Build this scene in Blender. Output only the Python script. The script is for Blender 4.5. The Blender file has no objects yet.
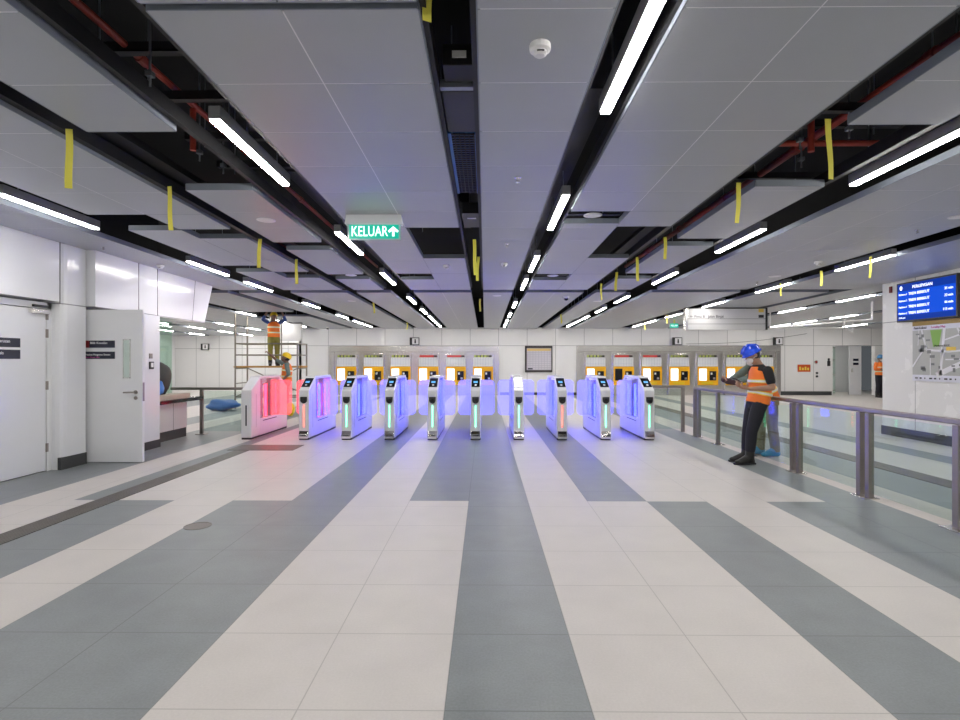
import bpy, bmesh, math, random
from mathutils import Vector, Matrix
random.seed(7)
S = bpy.context.scene
COL = S.collection
PI = math.pi
CAM_H = 1.42

# ------------------------------------------------------------------ materials
def mat(name, color, rough=0.5, metal=0.0, emit=None, strength=0.0, noise=0.0, nscale=6.0, coat=0.0, spec=0.5):
    m = bpy.data.materials.new(name); m.use_nodes = True
    nt = m.node_tree; b = nt.nodes['Principled BSDF']
    c = (*color, 1)
    b.inputs['Base Color'].default_value = c
    b.inputs['Roughness'].default_value = rough
    b.inputs['Metallic'].default_value = metal
    b.inputs['Specular IOR Level'].default_value = spec
    b.inputs['Coat Weight'].default_value = coat
    if emit:
        b.inputs['Emission Color'].default_value = (*emit, 1)
        b.inputs['Emission Strength'].default_value = strength
    if noise > 0:
        tc = nt.nodes.new('ShaderNodeTexCoord')
        n = nt.nodes.new('ShaderNodeTexNoise'); n.inputs['Scale'].default_value = nscale
        n.inputs['Detail'].default_value = 4
        mx = nt.nodes.new('ShaderNodeMix'); mx.data_type = 'RGBA'
        mx.inputs['A'].default_value = (*[v * (1 - noise) for v in color], 1)
        mx.inputs['B'].default_value = (*[min(1, v * (1 + noise)) for v in color], 1)
        nt.links.new(tc.outputs['Object'], n.inputs['Vector'])
        nt.links.new(n.outputs['Fac'], mx.inputs['Factor'])
        nt.links.new(mx.outputs['Result'], b.inputs['Base Color'])
    return m

def math_node(nt, op, a, b=None, c=None):
    n = nt.nodes.new('ShaderNodeMath'); n.operation = op
    for i, v in enumerate((a, b, c)):
        if v is None: continue
        if isinstance(v, (int, float)): n.inputs[i].default_value = v
        else: nt.links.new(v, n.inputs[i])
    return n.outputs[0]

def joint_mask(nt, coord, period, off, width):
    """1 on a joint line of WIDTH repeating every PERIOD along COORD"""
    t = math_node(nt, 'SUBTRACT', coord, off)
    t = math_node(nt, 'PINGPONG', t, period / 2)
    return math_node(nt, 'LESS_THAN', t, width / 2)

def tile_mat(name, color, joint, period_x, off_x, period_y, off_y, width, rough, noise=0.06, axes=('X', 'Y'), extra_z=None, nscale=3.0, spec=0.5, fine=90, bump=0.0, stretch=None):
    m = mat(name, color, rough, spec=spec)
    nt = m.node_tree; b = nt.nodes['Principled BSDF']
    tc = nt.nodes.new('ShaderNodeTexCoord'); sp = nt.nodes.new('ShaderNodeSeparateXYZ')
    nt.links.new(tc.outputs['Object'], sp.inputs[0])
    a = None
    if period_x: a = joint_mask(nt, sp.outputs[axes[0]], period_x, off_x, width)
    if period_y:
        c = joint_mask(nt, sp.outputs[axes[1]], period_y, off_y, width)
        a = math_node(nt, 'MAXIMUM', a, c) if a is not None else c
    if extra_z is not None:
        d = math_node(nt, 'ABSOLUTE', math_node(nt, 'SUBTRACT', sp.outputs['Z'], extra_z))
        d = math_node(nt, 'LESS_THAN', d, width / 2)
        a = math_node(nt, 'MAXIMUM', a, d) if a is not None else d
    n1 = nt.nodes.new('ShaderNodeTexNoise'); n1.inputs['Scale'].default_value = nscale; n1.inputs['Detail'].default_value = 5
    n2 = nt.nodes.new('ShaderNodeTexNoise'); n2.inputs['Scale'].default_value = fine; n2.inputs['Detail'].default_value = 2
    src = tc.outputs['Object']
    if stretch:
        mp = nt.nodes.new('ShaderNodeMapping'); mp.inputs['Scale'].default_value = stretch
        nt.links.new(src, mp.inputs['Vector']); src = mp.outputs['Vector']
    nt.links.new(src, n1.inputs['Vector']); nt.links.new(tc.outputs['Object'], n2.inputs['Vector'])
    f = math_node(nt, 'ADD', math_node(nt, 'MULTIPLY', n1.outputs['Fac'], .55), math_node(nt, 'MULTIPLY', n2.outputs['Fac'], .45))
    # clip the two noises into a contrasty 0..1
    mr = nt.nodes.new('ShaderNodeMapRange'); mr.inputs['From Min'].default_value = .3; mr.inputs['From Max'].default_value = .7
    nt.links.new(f, mr.inputs['Value'])
    mx = nt.nodes.new('ShaderNodeMix'); mx.data_type = 'RGBA'
    mx.inputs['A'].default_value = (*[v * (1 - noise) for v in color], 1)
    mx.inputs['B'].default_value = (*[min(1, v * (1 + noise)) for v in color], 1)
    nt.links.new(mr.outputs['Result'], mx.inputs['Factor'])
    mj = nt.nodes.new('ShaderNodeMix'); mj.data_type = 'RGBA'
    mj.inputs['B'].default_value = (*joint, 1)
    nt.links.new(mx.outputs['Result'], mj.inputs['A'])
    if a is not None: nt.links.new(a, mj.inputs['Factor'])
    else: mj.inputs['Factor'].default_value = 0
    nt.links.new(mj.outputs['Result'], b.inputs['Base Color'])
    rr = nt.nodes.new('ShaderNodeMapRange'); rr.inputs['To Min'].default_value = max(.03, rough - .06); rr.inputs['To Max'].default_value = rough + .08
    nt.links.new(n1.outputs['Fac'], rr.inputs['Value']); nt.links.new(rr.outputs['Result'], b.inputs['Roughness'])
    return m

def glass_mat(name, tint, gloss=0.06, glow=None, glow_s=0.0, body=None, body_f=0.0, rough=0.02):
    m = bpy.data.materials.new(name); m.use_nodes = True
    nt = m.node_tree; nt.nodes.clear()
    out = nt.nodes.new('ShaderNodeOutputMaterial')
    tr = nt.nodes.new('ShaderNodeBsdfTransparent'); tr.inputs['Color'].default_value = (*tint, 1)
    gl = nt.nodes.new('ShaderNodeBsdfGlossy'); gl.inputs['Roughness'].default_value = rough
    fr = nt.nodes.new('ShaderNodeLayerWeight'); fr.inputs['Blend'].default_value = .5
    fac = math_node(nt, 'MINIMUM', math_node(nt, 'MULTIPLY_ADD', math_node(nt, 'POWER', fr.outputs['Facing'], 5.0), .45, gloss - .02), 1.0)
    mx = nt.nodes.new('ShaderNodeMixShader')
    nt.links.new(fac, mx.inputs[0]); nt.links.new(tr.outputs[0], mx.inputs[1]); nt.links.new(gl.outputs[0], mx.inputs[2])
    last = mx.outputs[0]
    if body:
        d = nt.nodes.new('ShaderNodeBsdfTranslucent'); d.inputs['Color'].default_value = (*body, 1)
        d2 = nt.nodes.new('ShaderNodeBsdfDiffuse'); d2.inputs['Color'].default_value = (*body, 1)
        m0 = nt.nodes.new('ShaderNodeMixShader'); nt.links.new(d.outputs[0], m0.inputs[1]); nt.links.new(d2.outputs[0], m0.inputs[2])
        m2 = nt.nodes.new('ShaderNodeMixShader'); m2.inputs[0].default_value = body_f
        nt.links.new(last, m2.inputs[1]); nt.links.new(m0.outputs[0], m2.inputs[2]); last = m2.outputs[0]
    if glow:
        e = nt.nodes.new('ShaderNodeEmission'); e.inputs['Color'].default_value = (*glow, 1); e.inputs['Strength'].default_value = glow_s
        ad = nt.nodes.new('ShaderNodeAddShader'); nt.links.new(last, ad.inputs[0]); nt.links.new(e.outputs[0], ad.inputs[1]); last = ad.outputs[0]
    nt.links.new(last, out.inputs['Surface'])
    return m

ROW0, PITCH = 2.134, 0.6
M = {}
M['tile_light'] = tile_mat('light granite tile', (.63, .595, .565), (.46, .435, .41), .6, -.165, .6, 2.134, .006, .42, .07, spec=.4)
M['tile_dark'] = tile_mat('dark granite tile', (.235, .255, .262), (.16, .17, .175), .6, -.165, .6, 2.134, .006, .40, .16, spec=.4, stretch=(1, 1, 1), nscale=4)
M['kerb'] = tile_mat('pale kerb stone', (.62, .56, .52), (.48, .42, .38), None, 0, 1.2, .3, .006, .45, .07)
M['ceil'] = tile_mat('grey perforated ceiling panel', (.405, .43, .465), (.3, .3, .31), None, 0, None, 0, .004, .34, .06, fine=220, nscale=2, spec=.8)
M['ceil_seam_highlight'] = mat('panel joint strip with painted highlight', (.8, .8, .82), .4)  # pale tone paints in the light that the panel joints catch
M['ceil_lip'] = mat('panel edge', (.23, .26, .30), .5)
M['plenum'] = mat('black void paint', (.005, .005, .0055), .8, noise=.3)
M['black_metal'] = mat('black steel', (.02, .02, .022), .5, .3, noise=.2)
M['dark_grey'] = mat('dark grey metal', (.04, .04, .043), .45, .4, noise=.15)
M['zinc'] = mat('zinc rod', (.35, .38, .42), .4, .8)
M['red_pipe'] = mat('red pipe paint', (.34, .045, .028), .45, noise=.15)
M['steel'] = mat('brushed stainless steel', (.74, .72, .69), .24, .95, noise=.12, nscale=3)
M['steel_dark'] = mat('stainless post', (.33, .30, .28), .45, .95, noise=.15)
M['chrome'] = mat('chrome', (.75, .73, .68), .12, 1.0)
M['wall'] = tile_mat('white wall panel', (.86, .86, .85), (.3, .3, .31), 1.19, -4.19, None, 0, .014, .22, .015, extra_z=2.06, spec=.5)
M['wall_side'] = tile_mat('glossy white side wall panel', (.80, .81, .83), (.33, .33, .34), None, 0, None, 0, .014, .16, .012, axes=('Y', 'Z'), extra_z=2.17)
M['wall_pillar'] = tile_mat('white pillar panel', (.78, .78, .775), (.3, .3, .31), 1.2, 8.35, None, 0, .014, .25, .015, axes=('Y', 'Z'), extra_z=2.16)
M['white'] = mat('white paint', (.80, .81, .82), .3, noise=.01)
M['door'] = mat('white door paint', (.81, .82, .835), .28, noise=.015)
M['skirt'] = tile_mat('dark stone skirting', (.055, .057, .06), (.03, .03, .03), None, 0, .6, 0, .006, .4, .2)
M['lamp'] = mat('linear lamp diffuser', (1, 1, 1), .5, emit=(1.0, .965, .92), strength=66)
M['lamp_body'] = mat('lamp housing', (.45, .46, .48), .35, .5)
M['tape'] = mat('yellow tape', (.93, .86, .12), .6, noise=.06)
M['white_plastic'] = mat('white plastic', (.82, .82, .82), .4)
M['gate_white'] = mat('gate white enamel', (.78, .79, .80), .25, noise=.02, coat=.15)
M['gate_grey'] = mat('gate grey metal', (.36, .36, .37), .35, .6)
M['black_gloss'] = mat('black gloss', (.012, .013, .016), .12)
M['black'] = mat('black plastic', (.02, .02, .022), .4)
M['led_green'] = mat('green status led', (.3, 1, .7), .5, emit=(.12, 1.0, .50), strength=5)
M['led_red'] = mat('red status led', (1, .2, .15), .5, emit=(1.0, .08, .05), strength=5)
M['led_off'] = mat('unlit status strip', (.03, .03, .035), .2)
M['led_blue'] = mat('blue led strip', (.3, .3, 1), .5, emit=(.02, .035, 1.0), strength=13)
M['led_pink'] = mat('red led strip', (1, .2, .3), .5, emit=(1.0, .02, .05), strength=8)
M['display_blue'] = mat('gate display', (.05, .2, .4), .3, emit=(.12, .45, .8), strength=.8)
M['gate_glass'] = glass_mat('clear gate glass', (.93, .93, .98), .07)
M['flap_blue'] = glass_mat('edge lit acrylic flap', (.86, .86, 1.0), .07, glow=(.20, .20, 1.0), glow_s=.38, body=(.72, .72, .95), body_f=.2)
M['flap_red'] = glass_mat('edge lit red acrylic flap', (1, .7, .72), .07, glow=(1.0, .10, .12), glow_s=.5, body=(.95, .6, .6), body_f=.2)
M['rail_glass'] = glass_mat('railing glass', (.90, .97, .945), .08)
M['green_glass'] = glass_mat('green tinted glass', (.88, .96, .915), .08)
M['orange_fascia'] = mat('orange fascia', (.92, .47, .01), .35, noise=.03)
M['yellow'] = mat('yellow', (.85, .60, .02), .4)
M['screen_white'] = mat('white touch screen', (1, 1, 1), .3, emit=(.97, .98, 1), strength=1.3)
M['info'] = tile_mat('grey info panel', (.78, .80, .82), (.50, .54, .58), .11, 0, .055, 0, .012, .35, .03, axes=('X', 'Z'))
M['strip_green'] = tile_mat('green header strip', (.45, .55, .10), (.05, .05, .05), .14, .03, None, 0, .05, .35, .1, axes=('X', 'Z'))
M['strip_red'] = mat('red header strip', (.62, .035, .03), .35)
M['strip_black'] = mat('black header strip', (.03, .03, .03), .35)
M['screen_blue'] = mat('blue departure screen', (.0, .01, .05), .5, emit=(.0, .075, .72), strength=1.0, spec=.1)
M['screen_navy'] = mat('navy screen band', (.0, .01, .03), .5, emit=(.0, .03, .34), strength=1.0, spec=.1)
M['text_glow'] = mat('lit lettering', (.9, .95, 1), .3, emit=(.75, .85, 1), strength=1.3)
M['exit_green'] = mat('lit exit green', (.0, .35, .25), .3, emit=(.0, .36, .25), strength=.9)
M['exit_white'] = mat('lit exit lettering', (1, 1, 1), .3, emit=(.8, 1, .96), strength=1.2)
M['exit_body'] = mat('exit sign housing', (.86, .88, .90), .35)
M['exit_rim'] = mat('exit sign clear rim', (.5, .68, .68), .15)
M['sign_white'] = mat('sign face', (.62, .62, .61), .35)
M['ink'] = mat('dark lettering', (.02, .02, .025), .5)
M['ink_white'] = mat('white lettering', (.75, .75, .78), .5)
M['ink_magenta'] = mat('magenta lettering', (.55, .05, .3), .5)
M['sign_navy'] = mat('navy sign plate', (.022, .025, .045), .2)
M['sign_red'] = mat('red sign patch', (.20, .012, .018), .3)
M['map_paper'] = mat('map land', (.42, .43, .42), .4, noise=.05)
M['map_road'] = mat('map roads', (.72, .72, .76), .4)
M['map_green'] = mat('map park', (.23, .45, .09), .4)
M['map_build'] = mat('map buildings', (.20, .21, .22), .4)
M['map_yellow'] = mat('map station mark', (.75, .52, .08), .4)
M['map_gold'] = mat('map header band', (.28, .18, .04), .4)
M['map_blue'] = mat('map legend', (.68, .69, .78), .4)
M['poster'] = tile_mat('poster sheet', (.62, .60, .66), (.50, .48, .56), .12, 0, .09, 0, .02, .4, .05, axes=('X', 'Z'))
M['poster_head'] = mat('poster header', (.75, .55, .22), .4)
M['frame_dark'] = mat('dark frame', (.05, .045, .045), .4)
M['wood'] = mat('scaffold plank', (.50, .27, .07), .6, noise=.25, nscale=9)
M['scaff'] = mat('galvanised scaffold tube', (.28, .26, .22), .4, .6, noise=.2)
M['tarp'] = mat('blue tarpaulin', (.03, .16, .52), .4, noise=.2, nscale=8)
M['tarp2'] = mat('blue bag', (.04, .20, .62), .4, noise=.2, nscale=12)
M['bin_bag'] = mat('black bag', (.025, .027, .025), .5, noise=.3)
M['board'] = mat('wood board', (.48, .42, .36), .6, noise=.15)
M['drain'] = mat('bronze drain slat', (.16, .145, .13), .4, .3, noise=.2)
M['drain_gap'] = mat('drain channel', (.03, .027, .025), .8)
M['skin'] = mat('skin', (.42, .24, .16), .5, noise=.05)
M['skin_dark'] = mat('deep skin', (.22, .12, .08), .5, noise=.05)
M['hair'] = mat('black hair', (.012, .010, .009), .5)
M['helmet_blue'] = mat('blue helmet', (.012, .075, .75), .25, coat=.4)
M['helmet_yellow'] = mat('yellow helmet', (.80, .55, .01), .3, coat=.3)
M['helmet_teal'] = mat('teal helmet', (.02, .16, .36), .3, coat=.3)
M['helmet_grey'] = mat('white helmet', (.7, .7, .68), .3, coat=.3)
M['vest'] = mat('orange vest', (.95, .21, .02), .6, noise=.06, nscale=14)
M['band_silver'] = mat('reflective band', (.80, .79, .76), .3)
M['band_yellow'] = mat('yellow reflective band', (.88, .72, .10), .35)
M['shirt_black'] = mat('black shirt', (.012, .012, .014), .8, noise=.2)
M['shirt_grey'] = mat('grey green shirt', (.16, .22, .20), .8, noise=.1)
M['shirt_blue'] = mat('blue shirt', (.05, .10, .28), .8, noise=.1)
M['trouser_navy'] = mat('navy trousers', (.013, .014, .022), .8, noise=.25)
M['trouser_khaki'] = mat('khaki trousers', (.22, .19, .10), .8, noise=.15)
M['trouser_olive'] = mat('olive yellow trousers', (.30, .27, .06), .8, noise=.15)
M['boot'] = mat('black boot', (.016, .014, .013), .45)
M['shoe_cover'] = mat('blue shoe cover', (.01, .25, .50), .4)
M['mask'] = mat('white mask', (.80, .80, .80), .7)
M['glove'] = mat('dark glove', (.05, .02, .03), .7)
M['eye'] = mat('dark eye', (.01, .01, .01), .2)
M['lip'] = mat('lip', (.35, .12, .10), .5)
M['sign_orange'] = mat('orange red sign', (.62, .09, .02), .4)
M['alarm_red'] = mat('alarm red', (.55, .03, .02), .4)
M['phone'] = mat('phone', (.015, .012, .018), .15)
M['fan_blue'] = mat('blue tinted vent metal', (.06, .18, .42), .35, .5, noise=.2)

# ------------------------------------------------------------------ builders
class MB:
    """collects shapes; build() links them as ONE mesh object"""
    def __init__(self): self.bm = bmesh.new(); self.mi = 0
    def _paint(self, faces):
        for f in faces: f.material_index = self.mi
    def box(self, a, b):
        x0, y0, z0 = a; x1, y1, z1 = b
        v = [self.bm.verts.new(p) for p in ((x0,y0,z0),(x1,y0,z0),(x1,y1,z0),(x0,y1,z0),(x0,y0,z1),(x1,y0,z1),(x1,y1,z1),(x0,y1,z1))]
        fs = [self.bm.faces.new([v[i] for i in q]) for q in ((3,2,1,0),(4,5,6,7),(0,1,5,4),(1,2,6,5),(2,3,7,6),(3,0,4,7))]
        self._paint(fs); return self
    def hexa(self, pts):
        v = [self.bm.verts.new(p) for p in pts]
        fs = [self.bm.faces.new([v[i] for i in q]) for q in ((3,2,1,0),(4,5,6,7),(0,1,5,4),(1,2,6,5),(2,3,7,6),(3,0,4,7))]
        self._paint(fs); return self
    def bar(self, p, q, r, seg=8, r2=None):
        p = Vector(p); q = Vector(q); d = q - p
        mt = Matrix.Translation((p + q) / 2) @ d.to_track_quat('Z', 'Y').to_matrix().to_4x4()
        g = bmesh.ops.create_cone(self.bm, cap_ends=True, segments=seg, radius1=r, radius2=r if r2 is None else r2, depth=d.length, matrix=mt)
        self._paint({f for v in g['verts'] for f in v.link_faces}); return self
    def ball(self, c, r, seg=12, rings=8, rot=None):
        r = (r, r, r) if isinstance(r, (int, float)) else r
        mt = Matrix.Translation(c) @ (rot.to_4x4() if rot else Matrix.Identity(4)) @ Matrix.Diagonal((*r, 1))
        g = bmesh.ops.create_uvsphere(self.bm, u_segments=seg, v_segments=rings, radius=1, matrix=mt)
        self._paint({f for v in g['verts'] for f in v.link_faces}); return self
    def prism(self, poly, axis, lo, hi):
        """poly: list of 2-D points; axis 'X': (y,z) profile swept in x; 'Y': (x,z) swept in y; 'Z': (x,y) swept in z"""
        def P(t, k):
            return {'X': (k, t[0], t[1]), 'Y': (t[0], k, t[1]), 'Z': (t[0], t[1], k)}[axis]
        a = [self.bm.verts.new(P(t, lo)) for t in poly]; b = [self.bm.verts.new(P(t, hi)) for t in poly]
        n = len(poly)
        fs = [self.bm.faces.new(a[::-1]), self.bm.faces.new(b)]
        fs += [self.bm.faces.new((a[i], a[(i+1) % n], b[(i+1) % n], b[i])) for i in range(n)]
        self._paint(fs); return self
    def lathe(self, prof, c=(0,0,0), seg=20, mtx=None):
        """profile of (radius, height) revolved about z"""
        rings = []
        for r, z in prof:
            rings.append([self.bm.verts.new((c[0] + r*math.cos(2*PI*k/seg), c[1] + r*math.sin(2*PI*k/seg), c[2] + z)) for k in range(seg)])
        fs = []
        for a, b in zip(rings, rings[1:]):
            fs += [self.bm.faces.new((a[k], a[(k+1) % seg], b[(k+1) % seg], b[k])) for k in range(seg)]
        fs.append(self.bm.faces.new(rings[0][::-1])); fs.append(self.bm.faces.new(rings[-1]))
        if mtx is not None:
            bmesh.ops.transform(self.bm, matrix=mtx, verts=[v for r in rings for v in r])
        self._paint(fs); return self
    def loft(self, pts, radii, side, seg=12):
        side = Vector(side); rings = []
        pts = [Vector(p) for p in pts]
        for i, p in enumerate(pts):
            t = (pts[min(i+1, len(pts)-1)] - pts[max(i-1, 0)]).normalized()
            u = side - side.dot(t) * t
            if u.length < 1e-4: u = Vector((0, 1, 0)) - t.y * t
            u.normalize(); v = t.cross(u)
            a, b = radii[i] if isinstance(radii[i], tuple) else (radii[i], radii[i])
            rings.append([self.bm.verts.new(p + u*a*math.cos(2*PI*k/seg) + v*b*math.sin(2*PI*k/seg)) for k in range(seg)])
        fs = []
        for a, b in zip(rings, rings[1:]):
            fs += [self.bm.faces.new((a[k], a[(k+1) % seg], b[(k+1) % seg], b[k])) for k in range(seg)]
        fs.append(self.bm.faces.new(rings[0][::-1])); fs.append(self.bm.faces.new(rings[-1]))
        self._paint(fs); return self
    def build(self, name, mats, parent=None, bevel=0.0, smooth=False, loc=None):
        mats = mats if isinstance(mats, (list, tuple)) else [mats]
        bmesh.ops.recalc_face_normals(self.bm, faces=self.bm.faces[:])
        me = bpy.data.meshes.new(name); self.bm.to_mesh(me); self.bm.free()
        for m in mats: me.materials.append(m)
        o = bpy.data.objects.new(name, me); COL.objects.link(o)
        if parent is not None: o.parent = parent
        if loc is not None: o.location = loc
        if bevel:
            md = o.modifiers.new('soft edges', 'BEVEL'); md.width = bevel; md.segments = 2; md.limit_method = 'ANGLE'; md.angle_limit = .6
        if smooth:
            for p in me.polygons: p.use_smooth = True
        return o

def tag(o, label=None, cat=None, group=None, kind=None):
    if label: o['label'] = label
    if cat: o['category'] = cat
    if group: o['group'] = group
    if kind: o['kind'] = kind
    return o
def thing(name, label, cat, loc=(0,0,0), rz=0, group=None):
    o = bpy.data.objects.new(name, None); COL.objects.link(o)
    o.location = loc; o.rotation_euler = (0, 0, rz); o.empty_display_size = .1
    return tag(o, label, cat, group)
def structure(o): return tag(o, kind='structure')
def copy_tree(o, parent=None):
    c = o.copy(); COL.objects.link(c)
    if parent is not None: c.parent = parent
    for ch in list(o.children): copy_tree(ch, c)
    return c
def bx(name, a, b, m, parent=None, bevel=0.0): return MB().box(a, b).build(name, m, parent, bevel)
def text(s, size, m, parent, loc, rot, align='LEFT', extrude=.002, name='lettering', xs=1.0):
    cu = bpy.data.curves.new('t', 'FONT'); cu.body = s; cu.size = size; cu.extrude = extrude; cu.align_x = align; cu.align_y = 'CENTER'
    cu.resolution_u = 3
    t = bpy.data.objects.new('t', cu); COL.objects.link(t)
    dg = bpy.context.evaluated_depsgraph_get()
    me = bpy.data.meshes.new_from_object(t.evaluated_get(dg)); me.name = name
    bpy.data.objects.remove(t); bpy.data.curves.remove(cu)
    me.materials.clear(); me.materials.append(m)
    o = bpy.data.objects.new(name, me); COL.objects.link(o)
    o.location = loc; o.rotation_euler = rot; o.scale = (xs, 1, 1)
    if parent is not None: o.parent = parent
    return o
ORD = ['nearest', 'second nearest', 'third nearest', 'fourth nearest', 'fifth nearest', 'sixth nearest', 'seventh nearest', 'eighth nearest', 'ninth nearest', 'tenth nearest', 'eleventh nearest', 'twelfth nearest']
NTH = ['first', 'second', 'third', 'fourth', 'fifth', 'sixth', 'seventh', 'eighth', 'ninth', 'tenth']

def cz(y): return 3.045 - .01236 * y          # the ceiling falls slightly towards the back
YB = 22.0                                     # back wall

# ------------------------------------------------------------------ camera
cam = bpy.data.cameras.new('camera'); co = bpy.data.objects.new('camera', cam); COL.objects.link(co)
cam.sensor_width = 36; cam.lens = 526 / 960 * 36; cam.shift_y = 1 / 960; cam.clip_start = .05
co.location = (0, 0, CAM_H); co.rotation_euler = (PI/2, 0, math.atan(5/526)); S.camera = co

# ------------------------------------------------------------------ floor
xs = [-16, -10.5, -9.2, -7.4, -6.6, -5.9, -4.78, -4.2, -3.97, -3.74, -3.165, -2.565, -1.965, -1.365, -.765, -.165, .435, 1.035, 1.635, 2.235, 2.835, 3.435, 3.95, 4.45, 5.2, 5.52, 6.42, 6.9, 18.5]
ys = [-5, 5.335, 28]
def floor_kind(x, y):
    far = y > 5.335
    if x < -10.5: return 0
    if x < -9.2: return 1
    if x < -7.4: return 0
    if x < -6.6: return 1
    if x < -5.9: return 0
    if x < -4.78: return 1
    if x < -4.2: return 0
    if x < -3.97: return 1 if far else 0
    if x < -3.74: return 0
    if x < -3.165: return 0 if far else 1
    if x < -2.565: return 0
    if x < -1.965: return 0 if far else 1
    if x < -1.365: return 1
    if x < -.765: return 0
    if x < -.165: return 1 if far else 0
    if x < .435: return 1
    if x < 1.035: return 0
    if x < 1.635: return 1 if far else 0
    if x < 2.235: return 0 if far else 1 if x > 1.635 else 0
    if x < 2.835: return 0
    if x < 3.435: return 0 if far else 1
    if x < 3.95: return 1
    if x < 4.45: return 2
    if x < 5.52: return 1
    if x < 6.42: return 0
    if x < 6.9: return 1
    return 0
fb = bmesh.new()
grid = [[fb.verts.new((x, y, 0)) for x in xs] for y in ys]
for j in range(len(ys)-1):
    for i in range(len(xs)-1):
        f = fb.faces.new((grid[j][i], grid[j][i+1], grid[j+1][i+1], grid[j+1][i]))
        f.material_index = floor_kind((xs[i]+xs[i+1])/2, (ys[j]+ys[j+1])/2)
me = bpy.data.meshes.new('floor'); fb.to_mesh(me); fb.free()
for k in ('tile_light', 'tile_dark', 'kerb'): me.materials.append(M[k])
fl = bpy.data.objects.new('floor', me); COL.objects.link(fl); structure(fl)

def drain(name, label, x0, x1, y0, y1, along):
    t = thing(name, label, 'drain', ((x0+x1)/2, (y0+y1)/2, 0))
    cx, cy = (x0+x1)/2, (y0+y1)/2
    bx('channel', (x0-cx, y0-cy, .0005), (x1-cx, y1-cy, .002), M['drain_gap'], t)
    s = MB(); n = 8
    if along == 'Y':
        w = (x1-x0)/n
        for k in range(n): s.box((x0-cx+k*w+.004, y0-cy, .002), (x0-cx+(k+1)*w-.004, y1-cy, .006))
    else:
        w = (y1-y0)/n
        for k in range(n): s.box((x0-cx, y0-cy+k*w+.004, .002), (x1-cx, y0-cy+(k+1)*w-.004, .006))
    s.build('slat_grate', M['drain'], t)
drain('floor_drain', 'long slotted bronze drain running along the floor past the open white door', -3.97, -3.74, -1, 8.3, 'Y')
drain('floor_drain', 'short slotted drain lying across the floor before the gate with the red glow', -4.1, -3.05, 8.32, 8.85, 'X')
drain('floor_drain', 'long slotted drain in the floor beyond the glass railing', 5.2, 5.52, 2, 19, 'Y')
MB().lathe([(.11, .0005), (.11, .004), (.1, .004), (.1, .002), (.02, .003)], seg=24).build('floor_cover', M['drain'], loc=(-2.47, 4.5, 0))
tag(bpy.data.objects['floor_cover'], 'small round metal cover set in the dark floor strip', 'floor cover')

# ------------------------------------------------------------------ walls
def wall(name, a, b, m):
    if b[2] < ZT: return structure(bx(name, a, b, M[m]))
    zt = cz(max(-5, a[1])) + .05
    structure(bx('wall_upper', (a[0], a[1], zt), b, M['plenum']))
    return structure(bx(name, a, (b[0], b[1], zt), M[m]))
ZT = 4.1
# left side, near: the first door's wall
wall('wall_left', (-5.86, -5, 2.19), (-5.53, 6.79, ZT), 'wall_side')
wall('wall_left', (-5.86, -5, 0), (-5.66, 5.6, 2.17), 'wall_side')
# column between the two doors with a rounded corner
MB().prism([(-5.9, 6.8), (-5.60, 6.8), (-5.555, 6.815), (-5.53, 6.85), (-5.52, 6.9), (-5.52, 7.22), (-5.9, 7.22)], 'Z', 0, 3.0).build('wall_column', M['wall_side'])
structure(bpy.data.objects['wall_column']); wall('wall_upper', (-5.9, 6.8, 3.0), (-5.52, 7.22, 4.09), 'plenum')
wall('wall_left', (-5.9, 7.24, 2.17), (-5.40, 8.65, ZT), 'wall_side')
wall('wall_left', (-5.9, 8.25, 0), (-5.38, 8.65, 2.165), 'wall_side')
for a, b in (((-5.56, 6.79, 0), (-5.512, 7.23, .16)), ((-5.6, 8.24, 0), (-5.372, 8.66, .13))):
    structure(bx('baseboard_left', a, b, M['skirt']))
# vertical panel joints of the upper wall
for y, x in ((5.3, -5.527), (6.79, -5.527), (8.15, -5.397), (8.62, -5.397)):
    structure(bx('trim_1', (x-.004, y-.005, 2.17), (x+.001, y+.005, cz(y)), M['dark_grey']))
# bulkhead over the counter, with a slanted end
MB().prism([(8.65, 2.16), (10.15, 2.16), (10.47, 2.96), (8.65, 2.96)], 'X', -7.2, -5.44).build('wall_bulkhead', M['wall_side'])
structure(bpy.data.objects['wall_bulkhead'])
structure(MB().prism([(9.72, 2.16), (9.726, 2.16), (9.84, 3.0), (9.834, 3.0)], 'X', -5.442, -5.437).build('trim_2', M['dark_grey']))
# room behind the glass and the left hall
wall('wall_left', (-16.2, 6, 0), (-16, 27, ZT), 'white')
wall('wall_left', (-16, 8.45, 0), (-5.9, 8.65, ZT), 'white')
wall('wall_back', (-16.2, 27, 0), (-7.6, 27.2, ZT), 'wall')
wall('wall_back', (-7.85, YB, 0), (-7.7, 27, ZT), 'wall')
# back wall, with a door opening on the right
wall('wall_back', (-7.8, YB, 0), (14.45, YB+.2, ZT), 'wall')
wall('wall_back', (16.2, YB, 0), (18.7, YB+.2, ZT), 'wall')
wall('wall_back', (14.45, YB, 2.05), (16.2, YB+.2, ZT), 'wall')
wall('wall_back', (13.8, 24.3, 0), (17, 24.5, 3), 'white')
structure(bx('baseboard_back', (10.9, YB-.02, 0), (14.4, YB, .16), M['skirt']))
structure(bx('baseboard_back', (16.2, YB-.02, 0), (18.5, YB, .16), M['skirt']))
structure(bx('baseboard_back', (.62, YB-.02, 0), (3.8, YB, .11), M['skirt']))
wall('wall_right', (18.5, 8, 0), (18.7, YB, ZT), 'white')
wall('wall_right', (7.75, -5, 0), (8.6, 10.33, ZT), 'wall_pillar')
wall('wall_right', (8.6, 7.9, 0), (18.7, 8.1, ZT), 'white')
structure(bx('baseboard_right', (7.735, -5, 0), (7.75, 10.34, .17), M['skirt']))
structure(bx('baseboard_right', (7.735, 10.33, 0), (8.62, 10.345, .17), M['skirt']))
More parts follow.
